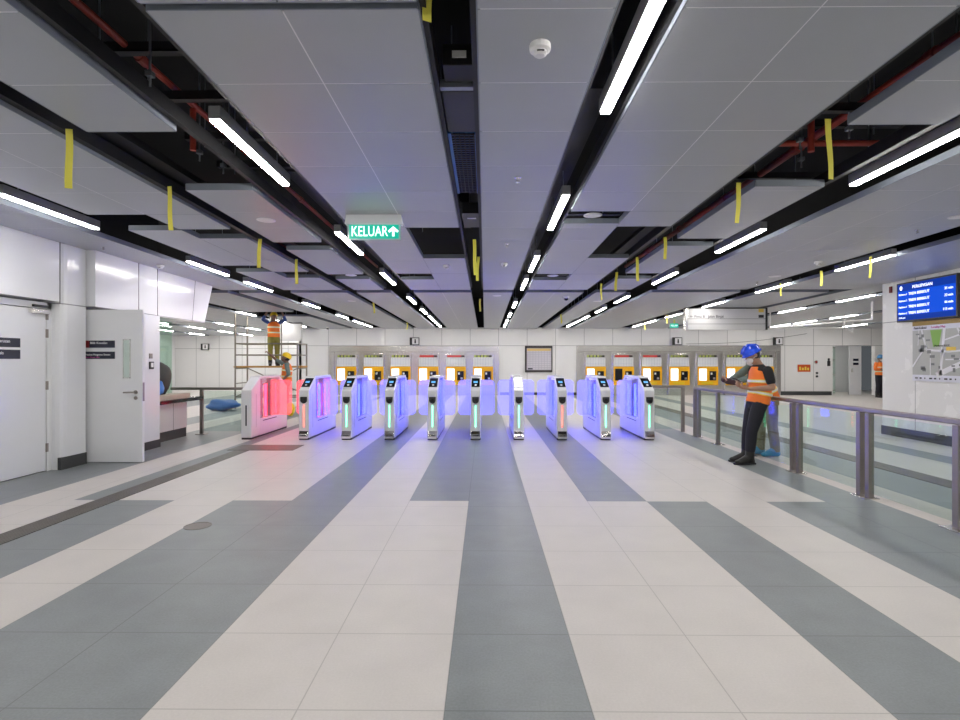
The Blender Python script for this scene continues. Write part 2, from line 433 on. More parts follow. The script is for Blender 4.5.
wall('wall_front', (-5.9, -5.2, 0), (8.6, -5, ZT), 'white')
# slab above the open ceiling
structure(bx('ceiling', (-16.2, -5.2, ZT), (18.7, 27.2, ZT+.15), M['plenum']))

# the opening at the back right: glazed lift front and a half-open white leaf
d = bx('door_3', (14.5, YB+.35, 0), (14.62, YB+1.9, 2.05), M['white']); structure(d)
w = structure(bx('window_2', (14.62, YB+1.2, 0), (15.35, YB+1.23, 2.05), M['green_glass']))
for a in (.1, .8, 1.45, 2.0): bx('window_bar', (14.62, YB+1.19, a), (15.35, YB+1.24, a+.03), M['steel'], w)
d = structure(bx('door_4', (15.35, YB+.3, 0), (15.85, YB+.36, 2.05), M['door'], bevel=.005))
bx('sign_plate', (15.5, YB+.285, 1.42), (15.72, YB+.3, 1.52), M['sign_navy'], d); bx('sign_plate', (15.5, YB+.285, 1.25), (15.72, YB+.3, 1.35), M['sign_navy'], d)
bx('handle', (15.42, YB+.25, .95), (15.46, YB+.3, 1.1), M['steel'], d)

# ------------------------------------------------------------------ left doors
d = structure(bx('door_1', (-5.70, 5.62, .01), (-5.655, 6.72, 2.08), M['door'], bevel=.004))
for z in (.25, 1.05, 1.72, 1.95): bx('hinge', (-5.66, 6.715, z), (-5.64, 6.745, z+.11), M['steel_dark'], d)
for z, s in ((1.64, 'Bilik Pengurusan'), (1.50, 'Bilik Suis')):
    p = bx('sign_plate', (-5.655, 5.75, z-.055), (-5.648, 6.34, z+.055), M['sign_navy'], d)
    text(s, .055, M['ink_white'], p, (-5.646, 6.02, z+.015), (PI/2, 0, PI/2), 'CENTER')
f = structure(MB().box((-5.70, 6.73, 0), (-5.645, 6.80, 2.17)).box((-5.70, 5.55, 2.09), (-5.645, 6.80, 2.17)).build('trim_3', M['white'], bevel=.003))
bx('door_closer', (-5.645, 6.45, 2.02), (-5.60, 6.72, 2.07), M['steel'], f); bx('closer_arm', (-5.645, 6.5, 2.10), (-5.61, 6.72, 2.13), M['dark_grey'], f)

d = structure(bx('door_2', (-5.62, 7.28, .012), (-4.77, 7.325, 2.135), M['door'], bevel=.004))
gp = bx('vision_panel', (-5.03, 7.272, 1.19), (-4.945, 7.28, 1.71), M['green_glass'], d)
MB().box((-5.04, 7.27, 1.18), (-5.03, 7.28, 1.72)).box((-4.945, 7.27, 1.18), (-4.935, 7.28, 1.72)).box((-5.04, 7.27, 1.71), (-4.935, 7.28, 1.72)).box((-5.04, 7.27, 1.18), (-4.935, 7.28, 1.19)).build('panel_frame', M['steel'], gp)
bx('panel_backing', (-5.03, 7.276, 1.19), (-4.945, 7.2795, 1.71), M['white'], gp)
h = MB().bar((-4.86, 7.28, .985), (-4.86, 7.22, .985), .012).bar((-4.86, 7.225, .985), (-5.0, 7.225, .985), .011).build('lever_handle', M['steel_dark'], d, smooth=True)
MB().bar((-4.86, 7.28, .985), (-4.86, 7.268, .985), .027, 16).bar((-4.86, 7.28, .905), (-4.86, 7.268, .905), .025, 16).build('rose', M['steel_dark'], h)
bx('lock_plate', (-4.772, 7.285, .86), (-4.766, 7.32, 1.12), M['steel_dark'], d)
p = bx('sign_plate', (-5.58, 7.27, 1.605), (-5.155, 7.28, 1.705), M['sign_navy'], d)
bx('red_patch', (-5.58, 7.268, 1.605), (-5.51, 7.2705, 1.705), M['sign_red'], p)
text('Bilik Kawalan', .045, M['ink_white'], p, (-5.495, 7.268, 1.67), (PI/2, 0, 0))
p = bx('sign_plate', (-5.58, 7.27, 1.45), (-5.155, 7.28, 1.55), M['sign_navy'], d)
text('Pejabat Pengurus Stesen', .036, M['ink_white'], p, (-5.565, 7.268, 1.508), (PI/2, 0, 0))
text('Station Manager Office', .022, M['ink_magenta'], p, (-5.565, 7.268, 1.472), (PI/2, 0, 0))
# card reader on the wall end by the second door
t = thing('card_reader', 'small black card reader on the narrow white wall beside the open door', 'card reader', (-5.38, 8.42, 1.35))
bx('body', (0, -.05, -.06), (.02, .05, .06), M['black'], t, .004); bx('reader_face', (.02, -.03, -.03), (.024, .03, .04), M['white_plastic'], t)
tag(bx('call_button', (-5.38, 8.37, 1.46), (-5.37, 8.45, 1.54), M['steel_dark']), 'square steel push plate on the wall above the black card reader', 'push plate')

# ------------------------------------------------------------------ counter at the left
t = thing('service_counter', 'white service counter with black worktop under the green glass screen', 'counter', (-5.65, 9.3, 0))
bx('body', (-.9, -.62, .17), (0, .62, .68), M['white'], t, .004); bx('plinth', (-.88, -.6, 0), (-.01, .61, .17), M['skirt'], t)
bx('worktop', (-1.0, -.64, .68), (.22, .80, .74), M['black_gloss'], t, .005)
bx('panel_joint', (.0, .18, .17), (.002, .186, .68), M['dark_grey'], t)
t = thing('glass_screen', 'green tinted glass screen standing on the black counter top', 'glass screen', (-5.83, 9.2, .74))
bx('glass_pane', (-.006, -.54, .0), (.006, .54, 1.41), M['green_glass'], t)
bx('glass_pane', (-1.2, .528, .0), (-.008, .54, 1.41), M['green_glass'], t)
tag(bx('timber_board', (-5.80, 8.75, .74), (-5.49, 9.75, .83), M['board'], bevel=.004), 'pale timber board lying on the end of the black counter', 'board')
def blob(name, c, r, m, amp=.12, seed=1, sq=2.2, flat=True):
    rnd = random.Random(seed); b = MB(); b.ball((0, 0, 0), 1, 20, 14)
    ph = [(rnd.uniform(-4, 4), rnd.uniform(-4, 4), rnd.uniform(-4, 4), rnd.uniform(0, 6)) for _ in range(9)]
    for v in b.bm.verts:
        k = 1 + amp * sum(math.sin(a*v.co.x + bb*v.co.y + cc*v.co.z + d) for a, bb, cc, d in ph) / 3
        p = v.co * k
        v.co = Vector((p.x*r[0], p.y*r[1], p.z*r[2] + r[2]))
        if flat and v.co.z < r[2]*.15: v.co.z = 0
    return b.build(name, m, smooth=True, loc=c)
t = thing('black_bag', 'bulging black bag sitting on the timber board', 'bag', (-5.70, 9.22, .83))
o = blob('bag_body', (0, 0, 0), (.10, .2, .28), M['bin_bag'], .1, 3); o.parent = t
bx('handle_strap', (-.012, -.18, .40), (.012, .2, .42), M['black'], t); 
tag(blob('blue_bag', (-5.60, 8.98, .83), (.06, .09, .12), M['tarp2'], .2, 5), 'small blue plastic bag in front of the black bag', 'bag')

# ------------------------------------------------------------------ ceiling panels
def raft(x0, x1, y0, y1, cols, row=.62, y_off=2.385, lip=True):
    b = MB(); g = .004
    w = (x1-x0)/cols
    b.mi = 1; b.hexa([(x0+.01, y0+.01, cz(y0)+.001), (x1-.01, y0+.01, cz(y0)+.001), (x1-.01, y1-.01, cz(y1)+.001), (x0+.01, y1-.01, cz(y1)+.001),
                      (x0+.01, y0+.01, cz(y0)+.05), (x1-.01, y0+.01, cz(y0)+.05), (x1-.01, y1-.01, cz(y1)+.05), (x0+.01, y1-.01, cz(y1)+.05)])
    cut = [y0]; k = math.ceil((y0 - y_off)/row + .15)
    while y_off + k*row < y1 - .1: cut.append(y_off + k*row); k += 1
    cut.append(y1)
    b.mi = 0
    for c in range(cols):
        for a, d in zip(cut, cut[1:]):
            xa, xb, ya, yb = x0+c*w+(g if c else 0), x0+(c+1)*w-(g if c < cols-1 else 0), a+(g if a > y0 else 0), d-(g if d < y1 else 0)
            b.hexa([(xa, ya, cz(ya)), (xb, ya, cz(ya)), (xb, yb, cz(yb)), (xa, yb, cz(yb)), (xa, ya, cz(ya)+.02), (xb, ya, cz(ya)+.02), (xb, yb, cz(yb)+.02), (xa, yb, cz(yb)+.02)])
    if lip:
        b.mi = 2
        e = .008
        for xa, xb, ya, yb in ((x0-e, x0-.001, y0, y1), (x1+.001, x1+e, y0, y1), (x0, x1, y0-e, y0-.001), (x0, x1, y1+.001, y1+e)):
            b.hexa([(xa, ya, cz(ya)), (xb, ya, cz(ya)), (xb, yb, cz(yb)), (xa, yb, cz(yb)), (xa, ya, cz(ya)+.06), (xb, ya, cz(ya)+.06), (xb, yb, cz(yb)+.06), (xa, yb, cz(yb)+.06)])
    return structure(b.build('ceiling_panel', [M['ceil'], M['ceil_seam_highlight'], M['ceil_lip']]))
YG = 11.0; YF = 11.4
for args in (
    # the wall-side panel and the broad pair left
    (-5.52, -4.80, -5, YG, 1), (-4.22, -3.0, -5, 5.55, 2), (-3.60, -3.0, 5.56, 6.15, 1), (-4.22, -3.6, 6.2, 8.35, 1), (-3.6, -3.0, 6.6, 8.9, 1), (-4.22, -3.6, 8.9, YG, 1), (-3.6, -3.0, 9.5, YG, 1),
    # narrow panels left of the left lamp slot
    (-2.74, -2.13, -5, 3.60, 1), (-2.74, -2.13, 4.8, 6.8, 1), (-2.74, -2.13, 7.25, 9.15, 1), (-2.74, -2.13, 9.65, YG, 1),
    # broad pair left of the middle gap
    (-1.54, -.306, -5, 2.33, 2), (-1.54, -.306, 2.385, 6.1, 2), (-1.54, -.925, 6.1, 9.1, 1), (-.925, -.306, 7.83, 9.1, 1), (-.925, -.306, 9.12, YG, 1), (-1.54, -.925, 9.7, YG, 1),
    (-.033, .59, -5, YG, 1),
    # broad pair right
    (.9, 2.13, -5, 5.48, 2), (1.515, 2.13, 5.49, 6.07, 1), (.9, 1.515, 5.95, 9.15, 1), (1.515, 2.13, 7.83, 9.15, 1), (.9, 1.515, 9.8, YG, 1), (1.515, 2.13, 9.17, YG, 1),
    (2.43, 3.04, -5, 3.54, 1), (2.43, 3.04, 4.75, 6.65, 1), (2.43, 3.04, 7.05, 9.1, 1), (2.43, 3.04, 9.65, YG, 1),
    (3.60, 5.45, -5, YG, 3), (6.0, 7.75, -5, YG, 3)):
    raft(*args)
far_edges = [(-16, -14.25), (-13.75, -12.05), (-11.55, -9.95), (-9.5, -7.45), (-6.95, -5.6), (-5.35, -4.8), (-4.22, -3.0), (-2.78, -2.05), (-1.54, -.306), (-.033, .59), (.9, 2.13), (2.4, 3.04), (3.6, 5.5), (6.0, 7.4), (7.65, 8.45), (8.95, 11.2), (11.7, 14.0), (14.5, 18.5)]
for a, b in far_edges:
    n = max(1, round((b-a)/.62))
    y1 = 27 if b < -7.4 else YB
    if (a, b) == (-6.95, -5.6):
        raft(-6.95, -5.6, YF, 15.3, 2); raft(-6.95, -5.6, 16.7, y1, 2)
    elif (a, b) == (-9.5, -7.45): raft(a, b, 10.6, y1, n)
    else: raft(a, b, YF if a > -7 and b < 8 else (8.7 if b < 0 else 10.2), y1, n)

# things in the open ceiling void
def pipe(label, pts, r, m, name='sprinkler_pipe', fit=True):
    b = MB()
    for p, q in zip(pts, pts[1:]): b.bar(p, q, r, 10)
    t = thing(name, label, 'pipe')
    b.build('pipe_run', m, t, smooth=False)
    if fit:
        for p, q in zip(pts, pts[1:]):
            p, q = Vector(p), Vector(q); n = int((q-p).length // 1.5)
            for k in range(1, n+1):
                s = p + (q-p) * (k/(n+1)); dd = (q-p).normalized()*.04
                MB().bar(s-dd, s+dd, r*1.35, 10).build('coupling', m, t)
    return t
pipe('red sprinkler pipe running above the lamp slot, left of the broad grey panels', [(-2.27, .5, 3.42), (-2.22, 10.8, 3.36)], .024, M['red_pipe'])
pipe('red sprinkler drop hanging beside the hole past the tilted panel', [(-2.26, 4.05, 3.37), (-2.26, 4.05, 3.05)], .022, M['red_pipe'], fit=False)
pipe('thick red pipe above the slim gap with yellow tapes on the door side', [(-3.25, .5, 3.26), (-3.2, 10.8, 3.2)], .05, M['red_pipe'])
pipe('red sprinkler pipe above the gap on the railing side', [(2.92, .5, 3.42), (2.88, 10.8, 3.36)], .035, M['red_pipe'])
pipe('short red cross pipe above the hole on the railing side', [(2.45, 4.45, 3.25), (3.3, 4.45, 3.25)], .025, M['red_pipe'], fit=False)
pipe('red sprinkler drop above the hole on the railing side', [(2.65, 4.3, 3.4), (2.65, 4.3, 3.12)], .025, M['red_pipe'], fit=False)
pipe('red sprinkler pipe high above the lamp slot right of centre', [(.9, 4.9, 3.42), (.45, 4.9, 3.42)], .022, M['red_pipe'], fit=False)
def tray(label, x0, x1, y0, y1, z):
    t = thing('cable_tray', label, 'cable tray', ((x0+x1)/2, y0, z))
    hw = (x1-x0)/2; L = y1-y0
    MB().box((-hw, 0, 0), (-hw+.006, L, .06)).box((hw-.006, 0, 0), (hw, L, .06)).build('side_rail', M['dark_grey'], t)
    bx('tray_bottom', (-hw+.006, 0, 0), (hw-.006, L, .008), M['black_metal'], t)
tray('dark cable tray in the gap above the railing side panels', 2.16, 2.38, 1.5, 10.5, 3.22)
tray('dark cable tray in the lamp slot beside the leaning panel', -2.0, -1.6, 5.2, 10.8, 3.3)
tray('dark cable tray high in the slot right of centre', .62, .86, 3.6, 10.8, 3.28)
tray('dark cable tray over the narrow gap with tapes on the door side', -2.98, -2.78, 3.3, 10.8, 3.14)
for k, (y, x0, x1, z) in enumerate(((3.3, -2.6, -1.5, 3.36), (3.78, -2.6, -1.5, 3.30), (5.1, -2.6, -1.5, 3.30), (4.55, -2.6, -1.5, 3.34), (4.2, -.31, -.03, 3.3), (7.4, -1.0, -.2, 3.3), (4.0, 2.1, 3.6, 3.3), (5.6, 1.5, 3.6, 3.35), (4.6, 2.1, 3.6, 3.45), (7.0, 1.4, 2.5, 3.3))):
    t = thing('channel_beam', 'black steel channel crossing the ceiling void', 'steel channel', ((x0+x1)/2, y, z), group='channels in the ceiling void')
    hx = (x1-x0)/2
    MB().box((-hx, -.03, 0), (hx, .03, .008)).box((-hx, -.03, 0), (hx, -.024, .06)).box((-hx, .024, 0), (hx, .03, .06)).build('channel', M['dark_grey'], t)
    for s in (-1, 1): MB().bar((s*hx*.7, 0, -.06), (s*hx*.7, 0, ZT-z), .006, 6).build('hanger_rod', M['zinc'], t)
for x, y in ((-2.05, 3.2), (-1.95, 4.3), (-2.4, 4.4), (2.5, 4.2), (2.75, 4.0), (-2.35, 4.7), (2.75, 4.6)):
    b = MB().bar((0, 0, 0), (0, 0, 1.0), .007, 6).box((-.02, -.02, .06), (.02, .02, .09))
    tag(b.build('hanger_rod', M['zinc'], loc=(x, y, 3.1)), 'thin zinc hanger rod in the ceiling void beside the lamp slots', 'hanger rod', 'loose hanger rods')
# slender black channel rails beside each slot
for x0, x1, y0, y1 in ((2.14, 2.2, -4, 11), (-2.99, -2.93, -4, 11), (3.05, 3.1, -4, 11), (-.3, -.27, -4, 11), (-.07, -.04, -4, 11), (.6, .625, -4, 11), (.87, .895, -4, 11), (-2.1, -2.06, -4, 11), (-1.6, -1.56, -4, 11)):
    MB().hexa([(x0, y0, cz(y0)+.03), (x1, y0, cz(y0)+.03), (x1, y1, cz(y1)+.03), (x0, y1, cz(y1)+.03), (x0, y0, cz(y0)+.13), (x1, y0, cz(y0)+.13), (x1, y1, cz(y1)+.13), (x0, y1, cz(y1)+.13)]).build('trim_4', M['black_metal'])
for o in list(bpy.data.objects):
    if o.name.startswith('trim_4'): structure(o)
# round black air duct seen through the hole left of the middle gap
pipe('round black air duct above the square hole left of the middle gap', [(-1.0, 6.7, 3.45), (-.2, 6.7, 3.45)], .16, M['black_metal'], 'air_duct', False)
# ventilation unit in the middle gap
t = thing('ventilation_unit', 'blue-black ventilation unit with mesh grille hanging in the middle ceiling gap', 'ventilation unit', (-.165, 3.15, 3.06))
bx('control_box', (-.075, -.2, .02), (.105, -.02, .14), M['black_metal'], t, .004)
bx('label_plate', (-.02, -.206, .06), (.06, -.2, .10), M['white_plastic'], t)
bx('bracket', (-.135, .0, .0), (.105, .04, .05), M['zinc'], t)
bx('housing', (-.10, .05, .0), (.11, .62, .16), M['dark_grey'], t, .006)
g = MB().box((-.11, .64, 0), (-.08, 2.0, .12)).box((.09, .64, 0), (.115, 2.0, .12)).box((-.11, .64, .1), (.115, 2.0, .12))
g.build('grille_frame', M['fan_blue'], t)
g = MB()
for k in range(30): g.box((-.08, .66+k*.045, 0), (.09, .675+k*.045, .01))
for k in range(5): g.box((-.06+k*.035, .66, .0), (-.053+k*.035, 1.98, .012))
g.build('mesh_grille', M['black_metal'], t)
t = thing('junction_box', 'black junction box with a white tag further along the middle ceiling gap', 'junction box', (-.15, 6.0, cz(6)+.05))
bx('box_body', (-.1, -.3, 0), (.1, .3, .12), M['black'], t, .004); bx('tag_plate', (-.05, -.12, -.004), (.05, -.08, 0), M['white_plastic'], t)

# ------------------------------------------------------------------ linear lamps
rows = [('the slot just right of the middle gap', .765, [-3.4, -.7, 2.12, 4.95, 7.65, 9.68, 13.0, 15.7, 17.9, 19.8]),
        ('the slot above the railing', 3.27, [-4.6, -2.0, .7, 3.47, 6.2, 9.0, 12.0, 14.3, 16.6, 18.2, 19.7]),
        ('the slot between railing and departure screen', 5.88, [-3.2, -.5, 2.2, 4.9, 7.62, 10.2, 13.0, 15.9, 18.2, 19.7]),
        ('the far slot behind the map wall', 8.7, [11.85, 14.4, 17.2, 19.8]),
        ('the farther slot behind the map wall', 11.45, [13.6, 16.3, 18.3, 19.9]),
        ('the last slot before the corner doorway', 14.25, [17.4, 19.8]),
        ('the slot left of the exit sign', -1.77, [-4.6, -2.0, .6, 3.42, 6.28, 9.0, 12.1, 14.6, 16.6, 18.2, 19.7]),
        ('the slot along the white door wall', -4.54, [-3.3, -.6, 2.1, 4.87, 8.0, 9.9, 13.1, 16.1, 18.2, 19.8]),
        ('the slot above the scaffold', -7.2, [12.3, 15.2, 17.9, 19.8]),
        ('the far slot left of the scaffold', -9.73, [10.8, 13.5, 16.4, 19.0, 21.4, 23.6, 25.5]),
        ('the slot beside the end wall of the left hall', -14.0, [14.0, 16.8, 19.6, 22.2, 24.8]),
        ('the outermost long slot of the left hall', -11.8, [10.0, 12.8, 15.5, 18.2, 20.8, 23.2, 25.3])]
L = 1.24
lb = MB().box((-.04, 0, .012), (.04, L, .10)); lb_o = None
for rn, x, starts in rows:
    k = -1
    for y in starts:
        e = y + L; shown = e > 1.6 and (cz(e)-CAM_H)*526/e < 361 and abs(x)*526/e < 478
        k += shown
        if lb_o is None:
            t = thing('ceiling_light', 'x', 'ceiling light'); lb_o = t
            lb.build('lamp_housing', M['lamp_body'], t, .003)
            bx('diffuser', (-.029, .006, .0), (.029, L-.006, .011), M['lamp'], t)
            for yy in (.2, L-.2): MB().bar((0, yy, .1), (0, yy, .9), .005, 6).build('hanger_rod', M['zinc'], t)
        else: t = copy_tree(lb_o)
        t.location = (x, y, cz(y) - .012); t.rotation_euler = (-.01236, 0, 0)
        t['group'] = 'linear ceiling lights'
        t['label'] = f'{ORD[k]} white linear lamp in {rn}' if shown else f'unseen lamp overhead in {rn}'

t = copy_tree(lb_o); t.location = (15.0, YB+.8, 2.35); t['label'] = 'added white linear lamp brightening the corner doorway at the back'; t['group'] = 'linear ceiling lights'  # added lamp, put in only to brighten the room behind the doorway
# ------------------------------------------------------------------ tapes, detectors, sprinklers
def tape(x, y, ztop, n, label, seed):
    rnd = random.Random(seed); b = MB()
    w = .021; a = rnd.uniform(-.3, .3); k = 7; pv = None
    for i in range(k+1):
        z = -n * i / k; sway = .004 * math.sin(i*.8 + seed) + .02*(i/k)*math.sin(seed*2.1)
        tw = a + .25*i/k
        dx, dy = math.cos(tw)*w, math.sin(tw)*w
        cu = [(sway-dx, -dy, z), (sway+dx, dy, z), (sway+dx+.001, dy+.002, z), (sway-dx+.001, -dy+.002, z)]
        if pv: b.hexa(pv + cu)
        pv = cu
    o = b.build('hanging_tape', M['tape'], loc=(x, y, ztop))
    return tag(o, label, 'tape', 'yellow tapes hanging from the ceiling')
tp = [('slim gap on the door side', [(-2.87, 3.6, .41), (-2.87, 4.75, .40), (-2.88, 6.7, .37), (-2.86, 7.95, .38), (-2.8, 13.2, .28), (-2.85, 19.3, .25)]),
      ('middle gap over the gates', [(-.265, 2.42, .36), (-.14, 6.75, .46), (-.10, 7.8, .36), (-.12, 12.6, .3)]),
      ('gap right of the broad panels', [(2.27, 3.5, .40), (2.26, 4.7, .36), (2.27, 6.65, .28), (2.26, 7.85, .36), (2.27, 9.1, .32), (2.27, 10.3, .33), (2.35, 16.3, .28)]),
      ('slot before the departure screen', [(5.72, 7.85, .32), (5.72, 9.0, .26), (5.75, 10.3, .25), (5.75, 14.8, .26), (5.72, 16.6, .26), (5.75, 19.0, .3)])]
i = 0
for nm, L_ in tp:
    for k, (x, y, n) in enumerate(L_):
        zt = cz(y) + (.33 if (nm.startswith('middle') and k == 0) else .02)
        tape(x, y, zt, n, f'{ORD[k]} yellow tape strip dangling from the {nm}', i); i += 1

def detector(x, y, label):
    t = thing('smoke_detector', label, 'smoke detector', (x, y, cz(y)), group='white smoke detectors')
    MB().lathe([(.052, 0), (.055, -.012), (.053, -.03), (.04, -.036)], seg=20).build('detector_base', M['white_plastic'], t)
    MB().lathe([(.036, -.036), (.034, -.05), (.024, -.058), (.006, -.06)], seg=16).build('sensor_dome', M['white_plastic'], t)
    MB().box((-.018, -.037, -.05), (.018, -.030, -.044)).build('sensor_slot', M['ink'], t)
detector(.277, 2.65, 'round white smoke detector on the narrow panel nearest the camera')
detector(.30, 8.2, 'round white smoke detector far along the narrow middle panel')
detector(-.61, 8.35, 'round white smoke detector on the panel beyond the square ceiling hole')
detector(-5.15, 8.3, 'round white smoke detector on the ceiling beside the white door wall')
detector(5.1, 8.1, 'round white smoke detector on the broad ceiling before the departure screen')
def sprinkler(x, y, label):
    t = thing('sprinkler', label, 'sprinkler', (x, y, cz(y)), group='sprinkler heads')
    MB().lathe([(.03, 0), (.03, -.004), (.012, -.006)], seg=16).build('escutcheon', M['chrome'], t)
    MB().bar((0, 0, 0), (0, 0, -.04), .006, 8).bar((-.012, 0, -.006), (-.012, 0, -.035), .003, 6).bar((.012, 0, -.006), (.012, 0, -.035), .003, 6).build('sprinkler_body', M['chrome'], t)
    MB().lathe([(.016, -.040), (.018, -.043), (.002, -.044)], seg=12).build('deflector', M['chrome'], t)
sprinkler(.28, 4.5, 'nearest small chrome sprinkler on the narrow middle panel')
sprinkler(.29, 6.9, 'second small chrome sprinkler along the narrow middle panel')
sprinkler(-5.15, 7.05, 'small chrome sprinkler on the ceiling by the white door wall')
sprinkler(5.1, 6.25, 'nearest small chrome sprinkler on the broad ceiling by the departure screen')
sprinkler(5.15, 10.0, 'farther small chrome sprinkler on the broad ceiling by the departure screen')
def speaker(x, y, label, z=None):
    t = thing('ceiling_speaker', label, 'ceiling speaker', (x, y, cz(y) if z is None else z), group='round ceiling speakers')
    MB().lathe([(.10, 0), (.10, -.006), (.085, -.010)], seg=28).build('speaker_rim', M['white_plastic'], t)
    MB().lathe([(.085, -.010), (.06, -.012), (.01, -.012)], seg=24).build('grille', M['white_plastic'], t)
speaker(-2.41, 5.77, 'round white speaker on the loose panel left of the lamp slot')
speaker(-3.25, 12.8, 'round white speaker on the far ceiling left of the middle')
speaker(.27, 11.9, 'round white speaker at the far end of the narrow middle panel')
speaker(5.15, 9.4, 'round white speaker far along the broad ceiling by the departure screen')
speaker(5.1, 5.7, 'round white speaker nearest the departure screen corner')
speaker(2.35+.4, 12.9, 'round white speaker on the far ceiling above the gates')
for x, y, lb_ in ((1.17, 5.72, 'round white speaker hanging in the slot gap between two panels'), (1.22, 9.47, 'farther round white speaker in the next gap between panels'), (-2.4, 9.4, 'round white speaker in the gap beyond the loose left panels')):
    speaker(x, y, lb_, cz(y)+.03)
    MB().box((x-.3, y-.02, cz(y)+.03), (x+.3, y+.02, cz(y)+.05)).build('trim_5', M['black_metal']); structure(bpy.data.objects[[o.name for o in bpy.data.objects if o.name.startswith('trim_5')][-1]])
def dome_cam(x, y, label):
    t = thing('dome_camera', label, 'security camera', (x, y, cz(y)), group='dome cameras')
    MB().lathe([(.07, 0), (.07, -.04), (.06, -.05)], seg=18).build('camera_base', M['white_plastic'], t)
    MB().ball((0, 0, -.055), (.05, .05, .05), 14, 10).build('dome', M['black_gloss'], t, smooth=True)
dome_cam(1.85, 12.0, 'white dome camera on the far ceiling right of the middle')
dome_cam(-6.3, 21.0, 'white dome camera at the top of the back wall left')
dome_cam(12.3, 20.6, 'white dome camera at the back wall near the corner doorway')

# ------------------------------------------------------------------ exit sign
t = thing('exit_sign', 'lit green KELUAR exit sign with an up arrow hung from the ceiling', 'exit sign', (-1.185, 5.62, cz(5.62)))
MB().prism([(-.29, 0), (.29, 0), (.305, -.085), (.305, -.1), (-.305, -.1), (-.305, -.085)], 'Y', -.05, .05).build('sign_housing', M['exit_body'], t, .004)
bx('rim_plate', (-.285, -.012, -.262), (.285, .012, -.1), M['exit_rim'], t)
f = bx('green_face', (-.265, -.018, -.25), (.265, -.012, -.102), M['exit_green'], t)
text('KELUAR', .155, M['exit_white'], f, (-.245, -.020, -.176), (PI/2, 0, 0), xs=.70)
a = MB().prism([(.195, -.225), (.195, -.165), (.165, -.185), (.150, -.168), (.207, -.120), (.264, -.168), (.249, -.185), (.219, -.165), (.219, -.225)], 'Y', -.022, -.018).build('arrow', M['exit_white'], f)
t = thing('exit_sign', 'tiny lit exit sign hanging beside the grey direction sign far back', 'exit sign', (6.45, 18, 2.75))
bx('hanger', (-.02, -.01, -.05), (.02, .01, .07), M['tape'], t); bx('green_face', (-.14, -.02, -.2), (.14, .02, -.05), M['exit_green'], t)
text('KELUAR', .08, M['exit_white'], t, (0, -.022, -.125), (PI/2, 0, 0), 'CENTER', xs=.75)

# direction sign, right
t = thing('direction_sign', 'long grey hanging direction sign reading Pintu B Jalan Binjai', 'sign', (6.56, 14.4, cz(14.4)-.005))
bx('sign_board', (-1.05, -.06, -.60), (1.05, .06, -.02), M['sign_white'], t, .005)
bx('end_cap', (-1.12, -.07, -.60), (-1.05, .07, -.02), M['steel'], t); bx('end_cap', (1.05, -.07, -.60), (1.10, .07, -.02), M['black_metal'], t)
bx('top_rail', (-1.12, -.07, -.02), (1.10, .07, .005), M['black_metal'], t)
for z in (-.30, -.44): bx('joint_line', (-1.05, -.063, z), (1.05, -.06, z+.008), M['dark_grey'], t)
text('\u2190 Pintu B   Jalan Binjai', .105, M['ink'], t, (-1.0, -.062, -.235), (PI/2, 0, 0), xs=.95)
ic = bx('icon_patch', (.86, -.063, -.12), (1.0, -.06, -.03), M['map_yellow'], t); bx('icon_patch', (.86, -.063, -.27), (1.0, -.06, -.19), M['dark_grey'], t)
# blank sign, left
t = thing('direction_sign', 'grey hanging sign board near the scaffold with a dark end', 'sign', (-7.05, 19, cz(19)))
bx('sign_board', (-.42, -.05, -.66), (.42, .05, -.04), M['sign_white'], t, .005); bx('end_cap', (-.5, -.06, -.66), (-.42, .06, .0), M['black_metal'], t)
bx('top_rail', (-.5, -.06, -.04), (.42, .06, 0), M['dark_grey'], t)

# small square signs on the back walls
def square_sign(x, y, z, label):
    t = thing('symbol_sign', label, 'sign', (x, y, z), group='small projecting symbol signs')
    bx('sign_frame', (-.2, -.03, -.16), (.2, .03, .16), M['black'], t, .004); bx('sign_face', (-.1, -.034, -.13), (.17, -.03, .13), M['white_plastic'], t)
    MB().ball((.03, -.036, .06), (.03, .004, .03)).box((.0, -.038, -.08), (.06, -.034, .03)).build('symbol', M['ink'], t)
square_sign((414.5-485)*21.9/526, 21.9, 2.24, 'small black and white symbol sign above the left bank of ticket machines')
square_sign((676.5-485)*21.9/526, 21.9, 2.24, 'small black and white symbol sign above the right bank of ticket machines')
square_sign((776.5-485)*21.9/526, 21.9, 2.24, 'small black and white symbol sign at the far end of the right bank')
square_sign((203.5-485)*26.9/526, 26.9, 2.15, 'small symbol sign on the far white wall of the left hall')

